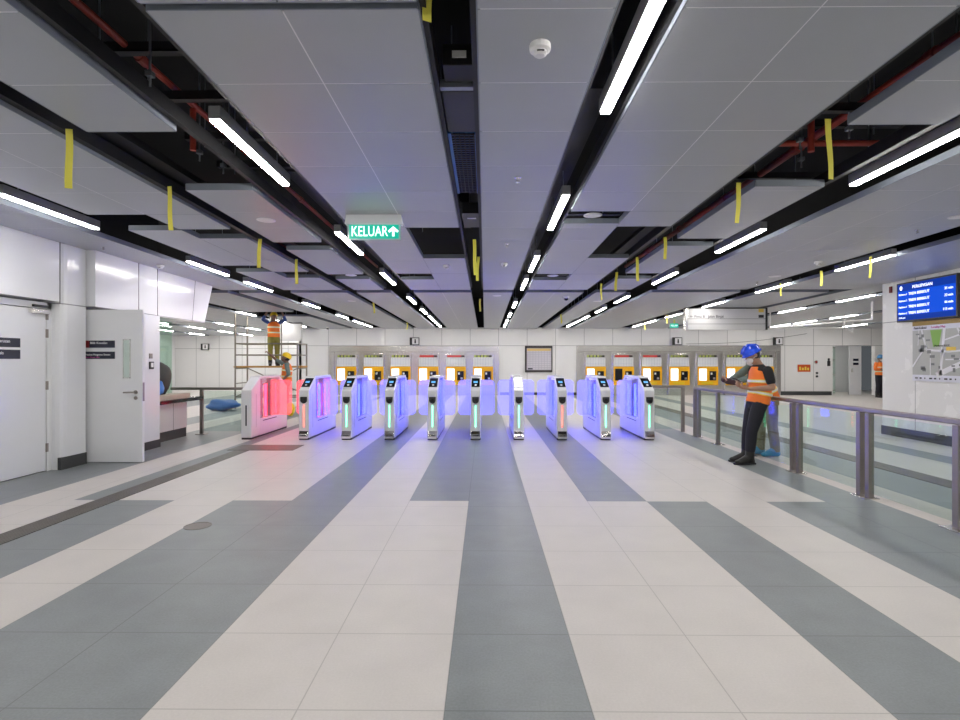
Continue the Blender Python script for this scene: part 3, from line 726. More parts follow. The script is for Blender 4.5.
# ------------------------------------------------------------------ back wall: banks of ticket machines
PX = YB/526
def px(x): return (x-485)*PX
for x0, x1 in ((329.5, 499), (576, 778)):
    a, b = px(x0), px(x1)
    o = MB().box((a, YB-.10, 1.80), (b, YB, 2.05)).box((a, YB-.10, 0), (a+.2, YB, 1.80)).box((b-.2, YB-.10, 0), (b, YB, 1.80)).box((a, YB-.05, 0), (b, YB-.0, 1.8)).build('trim_6', M['steel'], bevel=.01)
    structure(o)
def ticket_machine():
    t = thing('ticket_machine', 'x', 'ticket machine', group='ticket machines on the back wall')
    bx('cabinet', (-.45, -.16, 0), (.45, -.05, 1.72), M['steel'], t, .008)
    bx('header_strip', (-.36, -.175, 1.58), (.36, -.16, 1.66), M['strip_green'], t)
    bx('header_tab', (.22, -.18, 1.585), (.36, -.175, 1.655), M['strip_black'], t)
    bx('info_panel', (-.40, -.17, 1.20), (.40, -.16, 1.56), M['info'], t)
    f = bx('orange_fascia', (-.42, -.185, .42), (.42, -.16, 1.19), M['orange_fascia'], t, .008)
    bx('touch_screen', (-.36, -.195, .62), (-.06, -.185, 1.10), M['screen_white'], t)
    p = bx('payment_module', (.06, -.20, .62), (.33, -.185, 1.0), M['black_gloss'], t, .004)
    bx('card_slot', (.10, -.206, .86), (.17, -.20, .94), M['white_plastic'], p); bx('coin_cup', (.20, -.206, .66), (.29, -.2, .74), M['steel'], p)
    bx('dispensing_tray', (-.28, -.20, .46), (.2, -.185, .56), M['yellow'], t, .004)
    bx('lower_panel', (-.42, -.17, .06), (.42, -.16, .40), M['steel'], t)
    return t
tm = None
for bank, cxs, reds, off in (('left', [347, 374, 401, 428.7, 456, 483], (3, 4), ()), ('right', [594.7, 622.3, 650, 677.3, 705.3, 733, 760], (1, 2), (1,))):
    for k, x in enumerate(cxs):
        if tm is None: t = tm = ticket_machine()
        else: t = copy_tree(tm)
        t.location = (px(x), YB, 0)
        col = 'red' if k in reds else 'green'
        scr = 'dark' if k in off else 'lit'
        t['label'] = f'orange and steel ticket machine, {NTH[k]} from the left of the {bank} bank, {col} top strip'
        for c in t.children:
            if k in reds and c.name.startswith('header_strip'):
                c.data = c.data.copy(); c.data.materials[0] = M['strip_red']
            if k in off and c.name.startswith('touch_screen'):
                c.data = c.data.copy(); c.data.materials[0] = M['black_gloss']
# framed notice between the banks
t = thing('framed_notice', 'dark framed white notice sheet on the back wall between the two machine banks', 'poster', (px(538.5), YB, 1.5))
MB().box((-.57, -.06, .46), (.57, 0, .55)).box((-.57, -.06, -.55), (.57, 0, -.46)).box((-.57, -.06, -.55), (-.50, 0, .55)).box((.53, -.06, -.55), (.57, 0, .55)).build('frame', M['frame_dark'], t)
bx('sheet', (-.50, -.03, -.46), (.53, -.01, .46), M['poster'], t); bx('header_band', (-.48, -.034, .34), (.50, -.03, .44), M['poster_head'], t)
bx('footer_mark', (-.45, -.034, -.43), (-.25, -.03, -.38), M['ink'], t)
# right-hand far wall details
t = thing('warning_sign', 'small orange red sign on the back wall left of the corner doorway', 'sign', (px(802), YB, 1.12))
bx('sign_plate', (-.26, -.02, -.15), (.26, 0, .15), M['sign_orange'], t)
for k in range(4): bx('pictogram', (-.2+k*.11, -.024, -.08), (-.13+k*.11, -.02, .06 - .04*(k % 2)), M['band_yellow'], t)
t = thing('alarm_button', 'small red alarm point on the back wall right of the orange sign', 'alarm', (px(813.7), YB, 1.38)); MB().bar((0, 0, 0), (0, -.04, 0), .07, 16).build('alarm_body', M['steel'], t); MB().bar((0, -.04, 0), (0, -.05, 0), .04, 12).build('push_cap', M['alarm_red'], t)
for z, l in ((.92, 'upper small black switch under the red alarm point'), (.78, 'lower small black switch under the red alarm point')):
    tag(MB().bar((px(814.7), YB, z), (px(814.7), YB-.03, z), .045, 14).build('key_switch', M['black']), l, 'switch')
t = thing('hand_pictogram', 'black figure pictogram on the white wall beside the corner doorway', 'pictogram', (px(826.5), YB, 1.33))
MB().ball((0, -.01, .16), (.05, .01, .05)).box((-.06, -.015, -.12), (.06, 0, .1)).box((-.03, -.015, .08), (.03, 0, .14)).build('figure_mark', M['ink'], t)
# thin loose wire over the right bank
b = MB(); pv = None
for k in range(13):
    u = k/12; x = px(682) + u*(px(800)-px(682)); z = 2.12 + u*.42 - .12*math.sin(PI*u)
    if pv: b.bar(pv, (x, YB-.35, z), .008, 5)
    pv = (x, YB-.35, z)
tag(b.build('loose_wire', M['dark_grey']), 'thin dark wire strung across the wall above the right bank of machines', 'wire')
# white conduit frame hanging in the far right hall
t = thing('conduit_frame', 'white conduit frame hanging from the ceiling above the corner doorway', 'conduit')
b = MB()
for x, y in ((8.9, 16.5), (11.2, 16.5), (9.5, 13), (13.2, 19)): b.bar((x, y, 2.45), (x, y, 3.2), .022, 8)
b.build('drop_rod', M['white_plastic'], t)
b = MB()
for (p, q) in (((8.9, 16.5, 2.45), (11.2, 16.5, 2.45)), ((11.2, 16.5, 2.45), (13.2, 19, 2.45)), ((9.5, 13, 2.45), (8.9, 16.5, 2.45))): b.bar(p, q, .022, 8)
b.build('cross_tube', M['white_plastic'], t)

# ------------------------------------------------------------------ fare gates
GY = 9.45; HW = .095; GL = 1.72
def make_gate(status, reader=True, flaps=(1, 1), colors=('flap_blue', 'flap_blue'), fl_len=(.26, .26), leds=('led_blue', 'led_blue')):
    t = thing('fare_gate', 'x', 'fare gate', group='fare gates in the gate line')
    def ped(y0, y1, flip):
        pr = [(0, .03), (0, .895), (.40, 1.135), (.40, .03)]
        if flip: pr = [(GL-a, z) for a, z in pr][::-1]
        return MB().prism(pr, 'X', -HW, HW).build('pedestal', M['gate_white'], t, .018)
    ped(0, .4, False); ped(0, .4, True)
    bx('base_beam', (-HW, .38, .03), (HW, GL-.38, .34), M['gate_white'], t, .008)
    bx('plinth', (-HW+.006, .015, 0), (HW-.006, GL-.015, .035), M['dark_grey'], t)
    bx('top_rail', (-HW, .37, 1.085), (HW, GL-.37, 1.135), M['gate_white'], t, .008)
    for s in (-1, 1):
        bx('glass_panel', (s*(HW-.012)-.003, .40, .34), (s*(HW-.012)+.003, GL-.40, 1.085), M['gate_glass'], t)
        bx('side_slot', (s*HW-.001, .5, .285), (s*HW+.001, 1.15, .30), M['dark_grey'], t)
        bx('panel_joint', (s*HW-.001, .20, .2), (s*HW+.001, .205, .82), M['dark_grey'], t)
    bx('inner_column', (-.06, .44, .34), (.06, .56, 1.085), M['gate_grey'], t, .01)
    bx('inner_column', (-.045, .98, .34), (.045, 1.06, 1.085), M['gate_grey'], t, .01)
    for s, lc in zip((-1, 1), leds):
        if lc is None: continue
        bx('light_strip', (s*.05-.006, .66, .36), (s*.05+.006, .78, .98), M[lc], t)
        bx('light_strip', (s*.05-.006, 1.16, .36), (s*.05+.006, 1.26, .98), M[lc], t)
    # sloping reader top
    sl = math.atan2(.24, .40)
    if reader is not None:
        R = MB().box((-.075, .10, .0), (.075, .385, .012)).build('reader_panel', M['black_gloss'] if reader else M['steel'], t, .004)
        R.location = (0, 0, .895); R.rotation_euler = (sl, 0, 0)
        if reader:
            bx('display', (-.04, .22, .012), (.035, .28, .0135), M['display_blue'], R); MB().bar((.0, .15, .012), (.0, .15, .016), .022, 14).build('tap_target', M['white_plastic'], R)
        else: bx('plate_joint', (-.075, .18, .012), (.075, .19, .0135), M['dark_grey'], R)
        a = [(-.06, .775), (.06, .775)] + [(.06*math.cos(u), .715-.06*math.sin(u)) for u in [PI*k/10 for k in range(11)]]
        sc = MB().prism(a, 'Y', -.022, .002).build('ticket_scanner', M['black'], t, .004)
        MB().bar((0, -.022, .71), (0, -.026, .71), .035, 16).build('scan_window', M['black_gloss'], sc)
        bx('status_light', (-.007, -.004, .235), (.007, .002, .62), M[status], t)
        ch = MB().prism([(-.05, .025), (-.05, .07), (-.035, .11), (-.005, .16), (.005, .16), (.005, .025)], 'X', -.082, .082).build('bumper', M['chrome'], t, .012)
        bx('bumper_slot', (-.05, -.053, .075), (.05, -.04, .088), M['ink'], ch)
    else:
        bx('status_light', (-.012, -.004, .25), (.012, .002, .62), M[status], t)
    for s, on, mname, fl in zip((-1, 1), flaps, colors, fl_len):
        if not on: continue
        x0 = s*(HW-.02); x1 = s*(HW+fl)
        lo, hi = min(x0, x1), max(x0, x1)
        r = .05; o_ = s
        pts = [(x0, .36), (x1 - s*r, .36), (x1, .36+r), (x1, 1.05-r), (x1-s*r, 1.05), (x0, 1.05)]
        MB().prism(pts, 'Y', .90, .914).build('swing_flap', M[mname], t)
    return t
order = ['led_off', 'led_red', 'led_green', 'led_green', 'led_green', 'led_green', 'led_green', 'led_red', 'led_green', 'led_green']
gx = [-4.31, -3.265, -2.495, -1.72, -.945, -.17, .608, 1.385, 2.165, 2.945]
desc = ['white gate cabinet without reader at the left end of the gate line, glowing red',
        'fare gate with red status light, second from the left beside the red glowing gate',
        'fare gate with green light, third from the left in the gate line',
        'fare gate with green light, fourth from the left in the gate line',
        'fare gate with green light, fifth from the left in the gate line',
        'fare gate with green light, sixth from the left, on the dark centre strip',
        'fare gate with a bare metal reader plate, seventh from the left',
        'fare gate with red status light, eighth from the left in the gate line',
        'fare gate with green light, ninth from the left, second from the railing',
        'fare gate with green light at the end of the gate line next to the railing']
std = None
for k, x in enumerate(gx):
    if k == 0: t = make_gate('led_off', None, (0, 1), ('flap_red', 'flap_red'), (0, .40), (None, 'led_pink'))
    elif k == 1: t = make_gate('led_red', True, (1, 1), ('flap_red', 'flap_blue'), (.36, .26), ('led_pink', 'led_blue'))
    elif k == 6: t = make_gate('led_green', False)
    elif k == 7: t = make_gate('led_red', True)
    elif k == 9: t = make_gate('led_green', True, (1, 0), leds=('led_blue', None))
    elif std is None: t = std = make_gate('led_green', True)
    else: t = copy_tree(std)
    t.location = (x, GY, 0); t['label'] = desc[k]

# ------------------------------------------------------------------ glass railings
def rail_along_y(label, x, posts, y_end):
    t = thing('glass_railing', label, 'railing', (x, 0, 0))
    ends = []
    for p in posts:
        for q in (p if isinstance(p, tuple) else (p,)):
            bx('post', (-.028, q-.03, .012), (.028, q+.03, .88), M['steel_dark'], t, .004)
            ends.append(q)
        c = sum(p)/len(p) if isinstance(p, tuple) else p
        bx('base_plate', (-.075, c-.11, 0), (.075, c+.11, .012), M['steel'], t, .003)
    MB().box((-.03, posts_end(posts)[0]-.04, .885), (.03, y_end, .935)).build('handrail', M['steel_dark'], t, .012)
    f = sorted(ends)
    for a, b in zip(f, f[1:]):
        if b - a > .3: bx('glass_pane', (-.006, a+.04, .06), (.006, b-.04, .86), M['rail_glass'], t)
    return t
def posts_end(posts):
    f = [q for p in posts for q in (p if isinstance(p, tuple) else (p,))]
    return min(f), max(f)
rail_along_y('glass railing with steel posts running beside the two workers', 3.97, [2.2, (3.25, 3.37), 4.45, (5.47, 5.60), (6.68, 6.82), 7.95, 9.0, (9.80, 9.98)], 10.0)
t = thing('glass_railing', 'short glass railing behind the last gate towards the ticket machines', 'railing', (3.97, 10.6, 0))
MB().box((-.9, -.03, .885), (.03, .03, .935)).build('handrail', M['steel_dark'], t, .012); bx('post', (-.03, -.028, 0), (.03, .028, .88), M['steel_dark'], t); bx('post', (-.86, -.028, 0), (-.80, .028, .88), M['steel_dark'], t)
bx('glass_pane', (-.79, -.006, .06), (-.04, .006, .86), M['rail_glass'], t)
t = thing('glass_railing', 'glass railing between the service counter and the red glowing gate', 'railing', (-5.50, 10.16, 0))
MB().box((-.6, -.025, .86), (1.0, .025, .91)).build('handrail', M['steel_dark'], t, .01); bx('post', (-.03, -.025, 0), (.03, .025, .86), M['steel_dark'], t, .004); bx('base_plate', (-.09, -.07, 0), (.09, .07, .012), M['steel_dark'], t)
bx('glass_pane', (.04, -.006, .06), (.95, .006, .84), M['rail_glass'], t); bx('post', (.95, -.025, 0), (1.0, .025, .86), M['steel_dark'], t, .004)
# ------------------------------------------------------------------ departure screen and area map
t = thing('departure_screen', 'blue departure screen on the white pillar wall above the area map', 'screen', (7.748, 9.23, 2.492))
ROT = (PI/2, 0, -PI/2)
# local: +y away from camera is picture-left
bx('bezel', (-.09, -.63, -.36), (-.02, .63, .36), M['black'], t, .006); bx('mount', (-.02, -.2, -.15), (0, .2, .15), M['dark_grey'], t)
sc = bx('screen', (-.093, -.60, -.33), (-.09, .60, .33), M['screen_blue'], t)
bx('header_band', (-.095, -.60, .20), (-.093, .60, .33), M['screen_navy'], sc); bx('footer_band', (-.095, -.60, -.33), (-.093, .60, -.24), M['screen_navy'], sc)
text('PERLEPASAN', .075, M['text_glow'], sc, (-.097, .05, .255), ROT, 'CENTER')
MB().ball((-.096, .52, .26), (.003, .03, .04)).build('logo_mark', M['text_glow'], sc)
for k, mn in enumerate(('35 min', '22 min', '46 min', '115 min')):
    z = .14 - k*.115
    text(f'Platform {k % 2 + 1}', .045, M['text_glow'], sc, (-.096, .57, z), ROT)
    text('TREN BERIKUT', .068, M['text_glow'], sc, (-.096, .35, z), ROT)
    text(mn, .06, M['text_glow'], sc, (-.096, -.56, z), ROT, 'RIGHT')
text('12:06 pm', .04, M['text_glow'], sc, (-.096, .57, -.285), ROT)
tag(bx('wall_sensor', (7.73, 10.08, 2.72), (7.75, 10.14, 2.84), M['sign_red']), 'small dark red device on the pillar wall left of the departure screen', 'sensor')

t = thing('area_map', 'printed grey street map panel on the white wall under the departure screen', 'map', (7.747, 8.78, 1.595))
bx('map_sheet', (-.02, -.85, -.53), (0, .80, .53), M['map_paper'], t)
bx('gold_band', (-.022, -.85, .45), (-.02, .80, .53), M['map_gold'], t); bx('title_band', (-.022, -.85, .37), (-.02, .80, .45), M['map_blue'], t); bx('legend_band', (-.022, -.85, -.53), (-.02, .80, -.42), M['map_blue'], t)
text('Peta Lokasi', .06, M['ink'], t, (-.024, .77, .41), ROT); text('Locality Map', .055, M['ink_magenta'], t, (-.024, .40, .41), ROT)
b = MB()
def road(p, q, w):
    (y0, z0), (y1, z1) = p, q; d = Vector((y1-y0, z1-z0)).normalized(); n = Vector((-d.y, d.x))*w/2
    b.prism([(y0+n.x, z0+n.y), (y1+n.x, z1+n.y), (y1-n.x, z1-n.y), (y0-n.x, z0-n.y)], 'X', -.0225, -.0205)
for r in (((.60, .37), (.50, .02), .035), ((.50, .02), (.05, -.02), .035), ((.22, -.42), (.14, .37), .05), ((.50, .10), (.80, -.28), .03), ((.30, -.42), (-.5, -.08), .09), ((-.1, .37), (-.3, .0), .03), ((.14, .18), (-.5, .35), .025), ((.05, -.02), (-.85, .05), .03), ((.42, .02), (.42, -.42), .015), ((-.35, .0), (-.45, -.42), .03), ((-.5, .37), (-.85, .1), .04), ((.12, -.15), (-.2, -.15), .02), ((.66, .37), (.68, .1), .012)): road(*r)
b.build('street_pattern', M['map_road'], t)
MB().prism([(.42, .36), (.19, .36), (.25, .07), (.36, .07)], 'X', -.024, -.021).build('park_patch', M['map_green'], t)
rn = random.Random(4); nb = 0
for _ in range(46):
    y, z = rn.uniform(-.8, .74), rn.uniform(-.38, .33)
    if .16 < y < .44 and z > .05: continue
    w, h = rn.uniform(.02, .06), rn.uniform(.015, .05); bx('building_block', (-.0245, y-w, z-h), (-.022, y+w*.6, z+h*.5), M['map_build'], t)
bx('station_mark', (-.026, -.08, .0), (-.0235, .10, .06), M['map_yellow'], t); text('Persiaran KLCC', .045, M['ink'], t, (-.027, .33, .085), ROT)
b = MB()
for k in range(16): b.box((-.025, .74-k*.1, -.49), (-.0225, .68-k*.1+.02*(k % 3), -.465))
b.build('legend_pattern', M['ink'], t)

# ------------------------------------------------------------------ scaffold and tarpaulin
t = thing('scaffold_tower', 'steel scaffold tower with an orange-brown plank deck in the left hall', 'scaffold', (-6.52, 16, 0))
b = None
for x in (-.92, .94):
    for y in (-.4, .4): MB().bar((x, y, 0), (x, y, 2.82 if x < 0 else 1.95), .025, 8).build('upright', M['scaff'], t)
for x in (-.18, .0, .15): MB().bar((x, .4, 1.27), (x, .4, 2.78), .022, 8).build('upright', M['scaff'], t)
for y in (-.4, .4):
    for z in (.35, 1.6, 1.94): MB().bar((-.92, y, z), (.94, y, z), .02, 8).build('ledger', M['scaff'], t)
for x in (-.92, .94):
    for z in (.35, .75, 1.2, 1.6, 1.94): MB().bar((x, -.4, z), (x, .4, z), .018, 8).build('transom', M['scaff'], t)
MB().bar((-.92, -.4, .35), (.94, -.4, 1.2), .016, 8).build('brace', M['scaff'], t); MB().bar((-.92, .4, 1.2), (.94, .4, .35), .016, 8).build('brace', M['scaff'], t)
for k in range(3): bx('plank', (-.98, -.38+k*.26, 1.22), (.98, -.14+k*.26, 1.27), M['wood'], t, .004)
tag(blob('blue_tarpaulin', (-7.55, 15.1, 0), (.45, .32, .16), M['tarp'], .22, 11), 'crumpled blue tarpaulin lying on the floor left of the gates', 'tarpaulin')
tag(blob('yellow_bucket', (-5.05, 13.6, 0), (.12, .12, .17), M['yellow'], .03, 2), 'yellow tub on the floor behind the red glowing gate', 'tub')

# ------------------------------------------------------------------ people
def remesh(mb, name, m, parent, voxel, smooth_it=4):
    o = mb.build(name, m)
    md = o.modifiers.new('r', 'REMESH'); md.mode = 'VOXEL'; md.voxel_size = voxel
    ms = o.modifiers.new('s', 'SMOOTH'); ms.factor = .5; ms.iterations = smooth_it
    dg = bpy.context.evaluated_depsgraph_get()
    me = bpy.data.meshes.new_from_object(o.evaluated_get(dg)); me.name = name
    old = o.data; o.modifiers.clear(); o.data = me; bpy.data.meshes.remove(old)
    me.materials.clear(); me.materials.append(m)
    for p in me.polygons: p.use_smooth = True
    if parent is not None: o.parent = parent
    return o

def V(s, f, u): return Vector((s, -f, u))          # side (own left +), forward, up

def person(label, loc, rz, J, look, skin='skin', helmet='helmet_blue', vest='vest', shirt='shirt_black', trousers='trouser_navy', shoes='boot', glove=None, mask=True, voxel=.011, sleeve=.5, fingers=True):
    t = thing('person', label, 'person', loc, rz)
    j = {k: V(*v) for k, v in J.items()}
    sideH = Vector((1, 0, 0))
    fwd = Vector((look[0], -look[1], look[2])).normalized()
    upv = (Vector((0, 0, 1)) - fwd.z*fwd).normalized(); sd = upv.cross(-fwd) * -1
    sd = (-fwd).cross(upv) * -1
    R = Matrix((sd, -fwd, upv)).transposed()               # head frame: x side, -y forward, z up
    H = j['head']
    def hp(s, f, u): return H + R @ Vector((s, -f, u))
    def torso(mb, pad, top=True):
        sh = (j['sl'] - j['sr']).normalized()
        P, W, C, N = j['pelvis'], j['waist'], j['chest'], j['neck']
        pts = [P + (P-W).normalized()*.10, P, W, C, C*.35+N*.65, N]
        rad = [(.11+pad, .085+pad), (.155+pad, .115+pad), (.14+pad, .10+pad), (.16+pad, .115+pad), (.155+pad, .09+pad), (.07+pad*.5, .06+pad*.5)]
        if top: pts.append(N*.4 + H*.6); rad.append((.052, .055))
        mb.loft(pts, rad, sh, 20)
    def limb(mb, a, b, ra, rb, side=(1, 0, 0), mid=None):
        a, b = Vector(a), Vector(b); m_ = a*.6+b*.4
        mb.loft([a, m_, b], [ra, mid if mid else (ra*.95+rb*.05), rb], side, 12); mb.ball(a, ra, 10, 8); mb.ball(b, rb, 10, 8)
    def hand(mb, wrist, tip, pn):
        d = (tip - wrist).normalized(); pn = (pn - pn.dot(d)*d).normalized(); across = d.cross(pn)
        mb.loft([wrist, wrist+d*.03, wrist+d*.085], [(.028, .022), (.038, .018), (.042, .015)], across, 10)
        if not fingers: mb.ball(wrist+d*.1+pn*.02, (.035, .035, .03)); return
        for q, ln in zip((-.031, -.0105, .0105, .031), (.062, .074, .070, .055)):
            b0 = wrist + d*.075 + across*q; b1 = b0 + d*ln*.45 + pn*.012; b2 = b1 + d*ln*.25 + pn*.028; b3 = b2 + pn*.024 - d*.006
            mb.loft([b0, b1, b2, b3], [.0105, .010, .009, .007], across, 8)
        b0 = wrist + d*.02 + across*.030; b1 = b0 + across*.032 + d*.028 + pn*.012; b2 = b1 + d*.034 + pn*.018
        mb.loft([b0, b1, b2], [.013, .0115, .008], pn, 8)
    # --- body: one continuous surface
    b = MB(); torso(b, -.008)
    for s in 'lr':
        limb(b, j['s'+s], j['e'+s], .048, .038); limb(b, j['e'+s], j['w'+s], .038, .027)
        hand(b, j['w'+s], j['t'+s], j.get('p'+s, V(0, 0, 1)))
        limb(b, j['h'+s], j['k'+s], .078, .052); limb(b, j['k'+s], j['a'+s], .052, .036)
        b.loft([j['a'+s], j['a'+s]*.5+j['f'+s]*.5-V(0, 0, .015), j['f'+s]], [.034, .028, .022], (1, 0, 0), 10)
    b.ball(hp(0, 0, .015), (.074, .094, .10), 18, 12, R); b.ball(hp(0, .025, -.05), (.058, .065, .07), 14, 10, R)
    b.ball(hp(0, .098, -.018), (.013, .02, .022), 8, 6, R)
    for s in (-1, 1): b.ball(hp(s*.076, -.01, -.01), (.010, .022, .033), 8, 6, R)
    remesh(b, 'body', M[skin], t, voxel, 3)
    for s in (-1, 1): MB().ball(hp(s*.032, .088, .012), (.012, .008, .008), 10, 6, R).build('eye', M['eye'], t, smooth=True)
    if not mask: MB().ball(hp(0, .092, -.062), (.024, .008, .008), 10, 6, R).build('mouth', M['lip'], t, smooth=True)
    # --- hair at the back under the helmet
    MB().ball(hp(0, -.018, .012), (.080, .092, .098), 16, 12, R).build('hair', M['hair'], t, smooth=True)
    # --- trousers
    b = MB(); P, W = j['pelvis'], j['waist']
    b.loft([P+(P-W).normalized()*.12, P, W], [(.13, .10), (.168, .127), (.15, .11)], (j['hl']-j['hr']).normalized(), 18)
    for s in 'lr':
        limb(b, j['h'+s], j['k'+s], .095, .074); limb(b, j['k'+s], j['k'+s] + (j['a'+s]-j['k'+s])*(.72 if shoes == 'boot' else 1), .074, .066)
    remesh(b, 'trousers', M[trousers], t, voxel, 3)
    # --- shirt
    b = MB(); torso(b, .006, False)
    for s in 'lr':
        S0, E0 = j['s'+s], j['e'+s]
        if sleeve > 1:
            limb(b, S0, E0, .062, .052); limb(b, E0, E0+(j['w'+s]-E0)*(sleeve-1), .052, .042)
        else: limb(b, S0, S0+(E0-S0)*sleeve, .064, .060)
    remesh(b, 'shirt', M[shirt], t, voxel, 3)
    # --- vest and bands
    sh = (j['sl']-j['sr']).normalized(); W, C, N = j['waist'], j['chest'], j['neck']
    if vest:
        b = MB(); lo = P*.75+W*.25 + (P-W).normalized()*.06
        b.loft([lo, W, C, C*.45+N*.55, C*.12+N*.88], [(.182, .142), (.172, .132), (.182, .138), (.165, .112), (.095, .085)], sh, 22)
        v = remesh(b, 'vest', M[vest], t, voxel, 2)
        def band(c, ax, a, bb, hgt, m_, nm):
            ax = ax.normalized()
            MB().loft([c-ax*hgt, c+ax*hgt], [(a, bb), (a, bb)], sh, 28).build(nm, M[m_], v, smooth=False)
        band(W*.8+P*.2, W-P, .184, .144, .025, 'band_yellow', 'reflective_band'); band(W*.8+P*.2, W-P, .187, .147, .012, 'band_silver', 'reflective_band')
        band(C*.85+W*.15, C-W, .190, .146, .025, 'band_yellow', 'reflective_band'); band(C*.85+W*.15, C-W, .193, .149, .013, 'band_silver', 'reflective_band')
    # --- shoes
    for s in 'lr':
        b = MB(); A, F = j['a'+s], j['f'+s]; d = (F-A); d.z = 0; d.normalize()
        zf = min(F.z, A.z) - .0
        heel = Vector((A.x, A.y, 0)) - d*.06; sz = Vector((0, 0, 1))
        base = F.z - .035
        pts = [heel + sz*(base+.045), heel + d*.06 + sz*(base+.055), heel + d*.16 + sz*(base+.045), heel + d*.245 + sz*(base+.034), heel + d*.27 + sz*(base+.028)]
        b.loft(pts, [(.036, .043), (.043, .053), (.047, .042), (.045, .032), (.026, .02)], d.cross(sz), 12)
        b.loft([Vector((A.x, A.y, base+.04)), A, A + (j['k'+s]-A).normalized()*(.20 if shoes == 'boot' else .10)], [.056, .060, .062], (1, 0, 0), 12); b.loft([A, A*.5+F*.5, F], [.056, .05, .04], (1, 0, 0), 12)
        o = remesh(b, 'boot' if shoes == 'boot' else 'shoe', M[shoes], t, voxel*.9, 2)
        if shoes == 'boot':
            so = [heel - d*.02 + sz*(base+.014), heel + d*.03 + sz*(base+.014), heel + d*.16 + sz*(base+.014), heel + d*.26 + sz*(base+.014), heel + d*.285 + sz*(base+.014)]
            MB().loft(so, [(.03, .014), (.044, .014), (.052, .014), (.047, .014), (.025, .014)], d.cross(sz), 12).build('sole', M['ink'], o)
    # --- helmet
    b = MB()
    prof = [(.134, .020), (.133, .028), (.118, .036)] + [(.117*math.cos(u), .036 + .112*math.sin(u)) for u in [PI/2*k/8 for k in range(1, 8)]] + [(.012, .148)]
    mt = Matrix.Translation(H + R @ Vector((0, .004, .0))) @ R.to_4x4() @ Matrix.Diagonal((.88, 1.05, 1.0, 1))
    b.lathe(prof, seg=28, mtx=mt)
    hm = b.build('helmet', M[helmet], t, smooth=True)
    c = MB()
    for q in (-.03, 0, .03): c.loft([H + R @ Vector((q, y, z)) for y, z in ((-.118, .07), (-.09, .117), (-.03, .150), (.03, .150), (.095, .118), (.122, .07))], [.009]*6, sd, 6)
    c.build('helmet_rib', M[helmet], hm, smooth=True)
    if mask:
        mk = MB().ball(hp(0, .058, -.048), (.056, .062, .050), 16, 12, R).build('face_mask', M['mask'], t, smooth=True)
        MB().loft([hp(-.080, -.01, -.02), hp(-.056, .06, -.04), hp(0, .118, -.05), hp(.056, .06, -.04), hp(.080, -.01, -.02)], [.003]*5, upv, 6).build('mask_strap', M['mask'], mk)
    if glove:
        for s in 'lr':
            b = MB(); d = (j['t'+s]-j['w'+s]).normalized()
            hand_w = j['w'+s] - d*.01
            b.loft([hand_w - d*.03, hand_w + d*.03, hand_w + d*.1, hand_w+d*.135], [.034, .043, .044, .03], V(1, 0, 0), 10); remesh(b, 'glove', M[glove], t, voxel, 2)
    return t

def J0(**kw):
    d = dict(pelvis=(0, 0, .90), waist=(0, 0, 1.04), chest=(0, .0, 1.20), neck=(0, .0, 1.37), head=(0, .03, 1.51),
             sl=(.175, 0, 1.32), sr=(-.175, 0, 1.32), el=(.22, -.02, 1.07), er=(-.22, -.02, 1.07), wl=(.20, .08, .86), wr=(-.20, .08, .86), tl=(.19, .12, .72), tr=(-.19, .12, .72),
             hl=(.085, 0, .86), hr=(-.085, 0, .86), kl=(.10, .02, .47), kr=(-.10, .02, .47), al=(.10, -.02, .09), ar=(-.10, -.02, .09), fl=(.12, .13, .035), fr=(-.12, .13, .035),
             pl=(-1, 0, .2), pr=(1, 0, .2))
    d.update(kw); return d

# worker leaning on the railing with a phone
person('person in blue helmet and orange vest leaning on the glass railing with a phone', (3.76, 7.32, 0), -PI/2,
       J0(pelvis=(0, -.02, .86), waist=(0, -.05, 1.0), chest=(0, -.05, 1.17), neck=(0, -.02, 1.375), head=(0, .06, 1.505),
          sl=(.18, -.06, 1.29), sr=(-.18, -.04, 1.29), el=(.235, -.09, 1.06), er=(-.24, -.06, 1.05), wl=(.10, .14, 1.04), wr=(-.10, .15, 1.05), tl=(.03, .25, 1.08), tr=(-.04, .26, 1.08), pl=(-.2, 0, 1), pr=(.2, 0, 1),
          hl=(.085, 0, .83), hr=(-.085, 0, .83), kl=(.085, .11, .46), kr=(-.08, .08, .46), al=(.07, .13, .10), ar=(-.10, .10, .10), fl=(.09, .28, .035), fr=(-.13, .25, .035)),
       (0, 1, -.55), voxel=.010, sleeve=.62)
t = thing('phone', 'dark phone held in front of the chest of the person in the blue helmet', 'phone', (3.76-.265, 7.32, 1.155), 0)
p = bx('phone_case', (-.075, -.038, -.005), (.075, .038, .005), M['phone'], t, .003); bx('phone_screen', (-.068, -.033, .005), (.068, .033, .006), M['black_gloss'], t)
t.rotation_euler = (0, math.radians(25), 0)

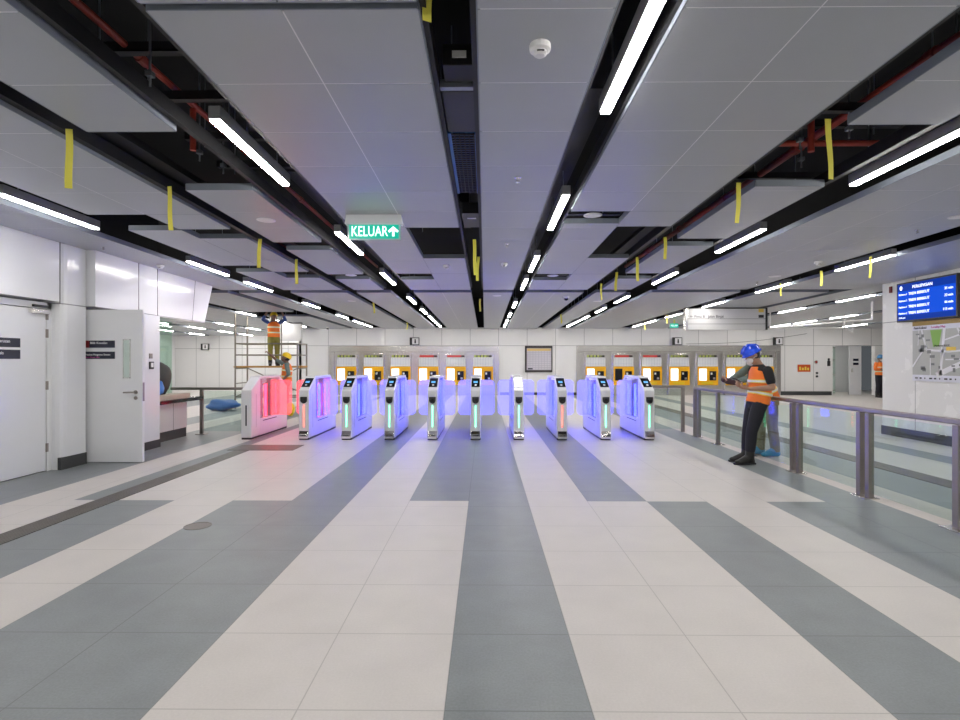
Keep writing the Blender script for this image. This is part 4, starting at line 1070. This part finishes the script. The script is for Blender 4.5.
person('person in khaki trousers and blue shoe covers standing behind the glass railing', (4.25, 7.95, 0), -PI/2,
       J0(pelvis=(0, -.02, .86), waist=(0, .03, 1.0), chest=(0, .10, 1.18), neck=(0, .18, 1.35), head=(0, .22, 1.47),
          sl=(.17, .22, 1.32), sr=(-.17, .20, 1.31), el=(.20, .38, 1.17), er=(-.20, .40, 1.16), wl=(.10, .55, 1.10), wr=(-.06, .55, 1.12), tl=(.06, .67, 1.12), tr=(-.03, .67, 1.14), pl=(0, 0, 1), pr=(0, 0, 1),
          hl=(.085, 0, .83), hr=(-.085, 0, .83), kl=(.09, -.02, .46), kr=(-.09, .06, .46), al=(.10, -.06, .10), ar=(-.10, .06, .10), fl=(.11, .09, .035), fr=(-.11, .21, .035)),
       (0, 1, -.5), helmet='helmet_grey', shirt='shirt_grey', trousers='trouser_khaki', shoes='shoe_cover', glove='glove', voxel=.011, sleeve=1.7)

person('person in orange vest and teal helmet standing with folded arms by the corner doorway', (15.35, 20.6, 0), .2,
       J0(el=(.25, .03, 1.10), er=(-.25, .03, 1.10), wl=(-.02, .17, 1.08), wr=(.02, .19, 1.14), tl=(-.12, .17, 1.1), tr=(.12, .19, 1.16), pl=(0, -1, 0), pr=(0, -1, 0)),
       (-.1, 1, -.1), skin='skin_dark', helmet='helmet_teal', shirt='vest', voxel=.016, sleeve=1.8)

person('person in yellow helmet and orange vest reaching up beside the scaffold behind the red gate', (-5.30, 14.0, 0), -1.2,
       J0(chest=(0, -.02, 1.19), head=(0, .02, 1.50), er=(-.24, .22, 1.42), wr=(-.15, .42, 1.60), tr=(-.12, .50, 1.69), pr=(0, 1, 0), el=(.25, -.05, 1.08), wl=(.24, .10, .92), tl=(.22, .2, .84), sr=(-.19, .02, 1.33)),
       (0, .9, .45), skin='skin_dark', helmet='helmet_yellow', shirt='shirt_grey', mask=False, voxel=.014, sleeve=1.2)

person('person in orange vest standing on the scaffold deck working up in the ceiling', (-6.45, 16.0, 1.272), .5,
       J0(el=(.32, .12, 1.40), er=(-.32, .12, 1.40), wl=(.22, .2, 1.60), wr=(-.22, .2, 1.60), tl=(.18, .22, 1.72), tr=(-.18, .22, 1.72), sl=(.19, 0, 1.34), sr=(-.19, 0, 1.34)),
       (0, 1, .2), skin='skin_dark', helmet='helmet_yellow', shirt='shirt_blue', trousers='trouser_olive', mask=False, voxel=.016, sleeve=1.5)

# ------------------------------------------------------------------ world and view
w = bpy.data.worlds.new('world'); S.world = w; w.use_nodes = True
w.node_tree.nodes['Background'].inputs[0].default_value = (.5, .55, .6, 1); w.node_tree.nodes['Background'].inputs[1].default_value = .15
S.view_settings.view_transform = 'Standard'; S.view_settings.look = 'None'; S.view_settings.gamma = 1; S.view_settings.use_curve_mapping = False
S.view_settings.exposure = 0.0
S.cycles.max_bounces = 8; S.cycles.diffuse_bounces = 4; S.cycles.transparent_max_bounces = 16
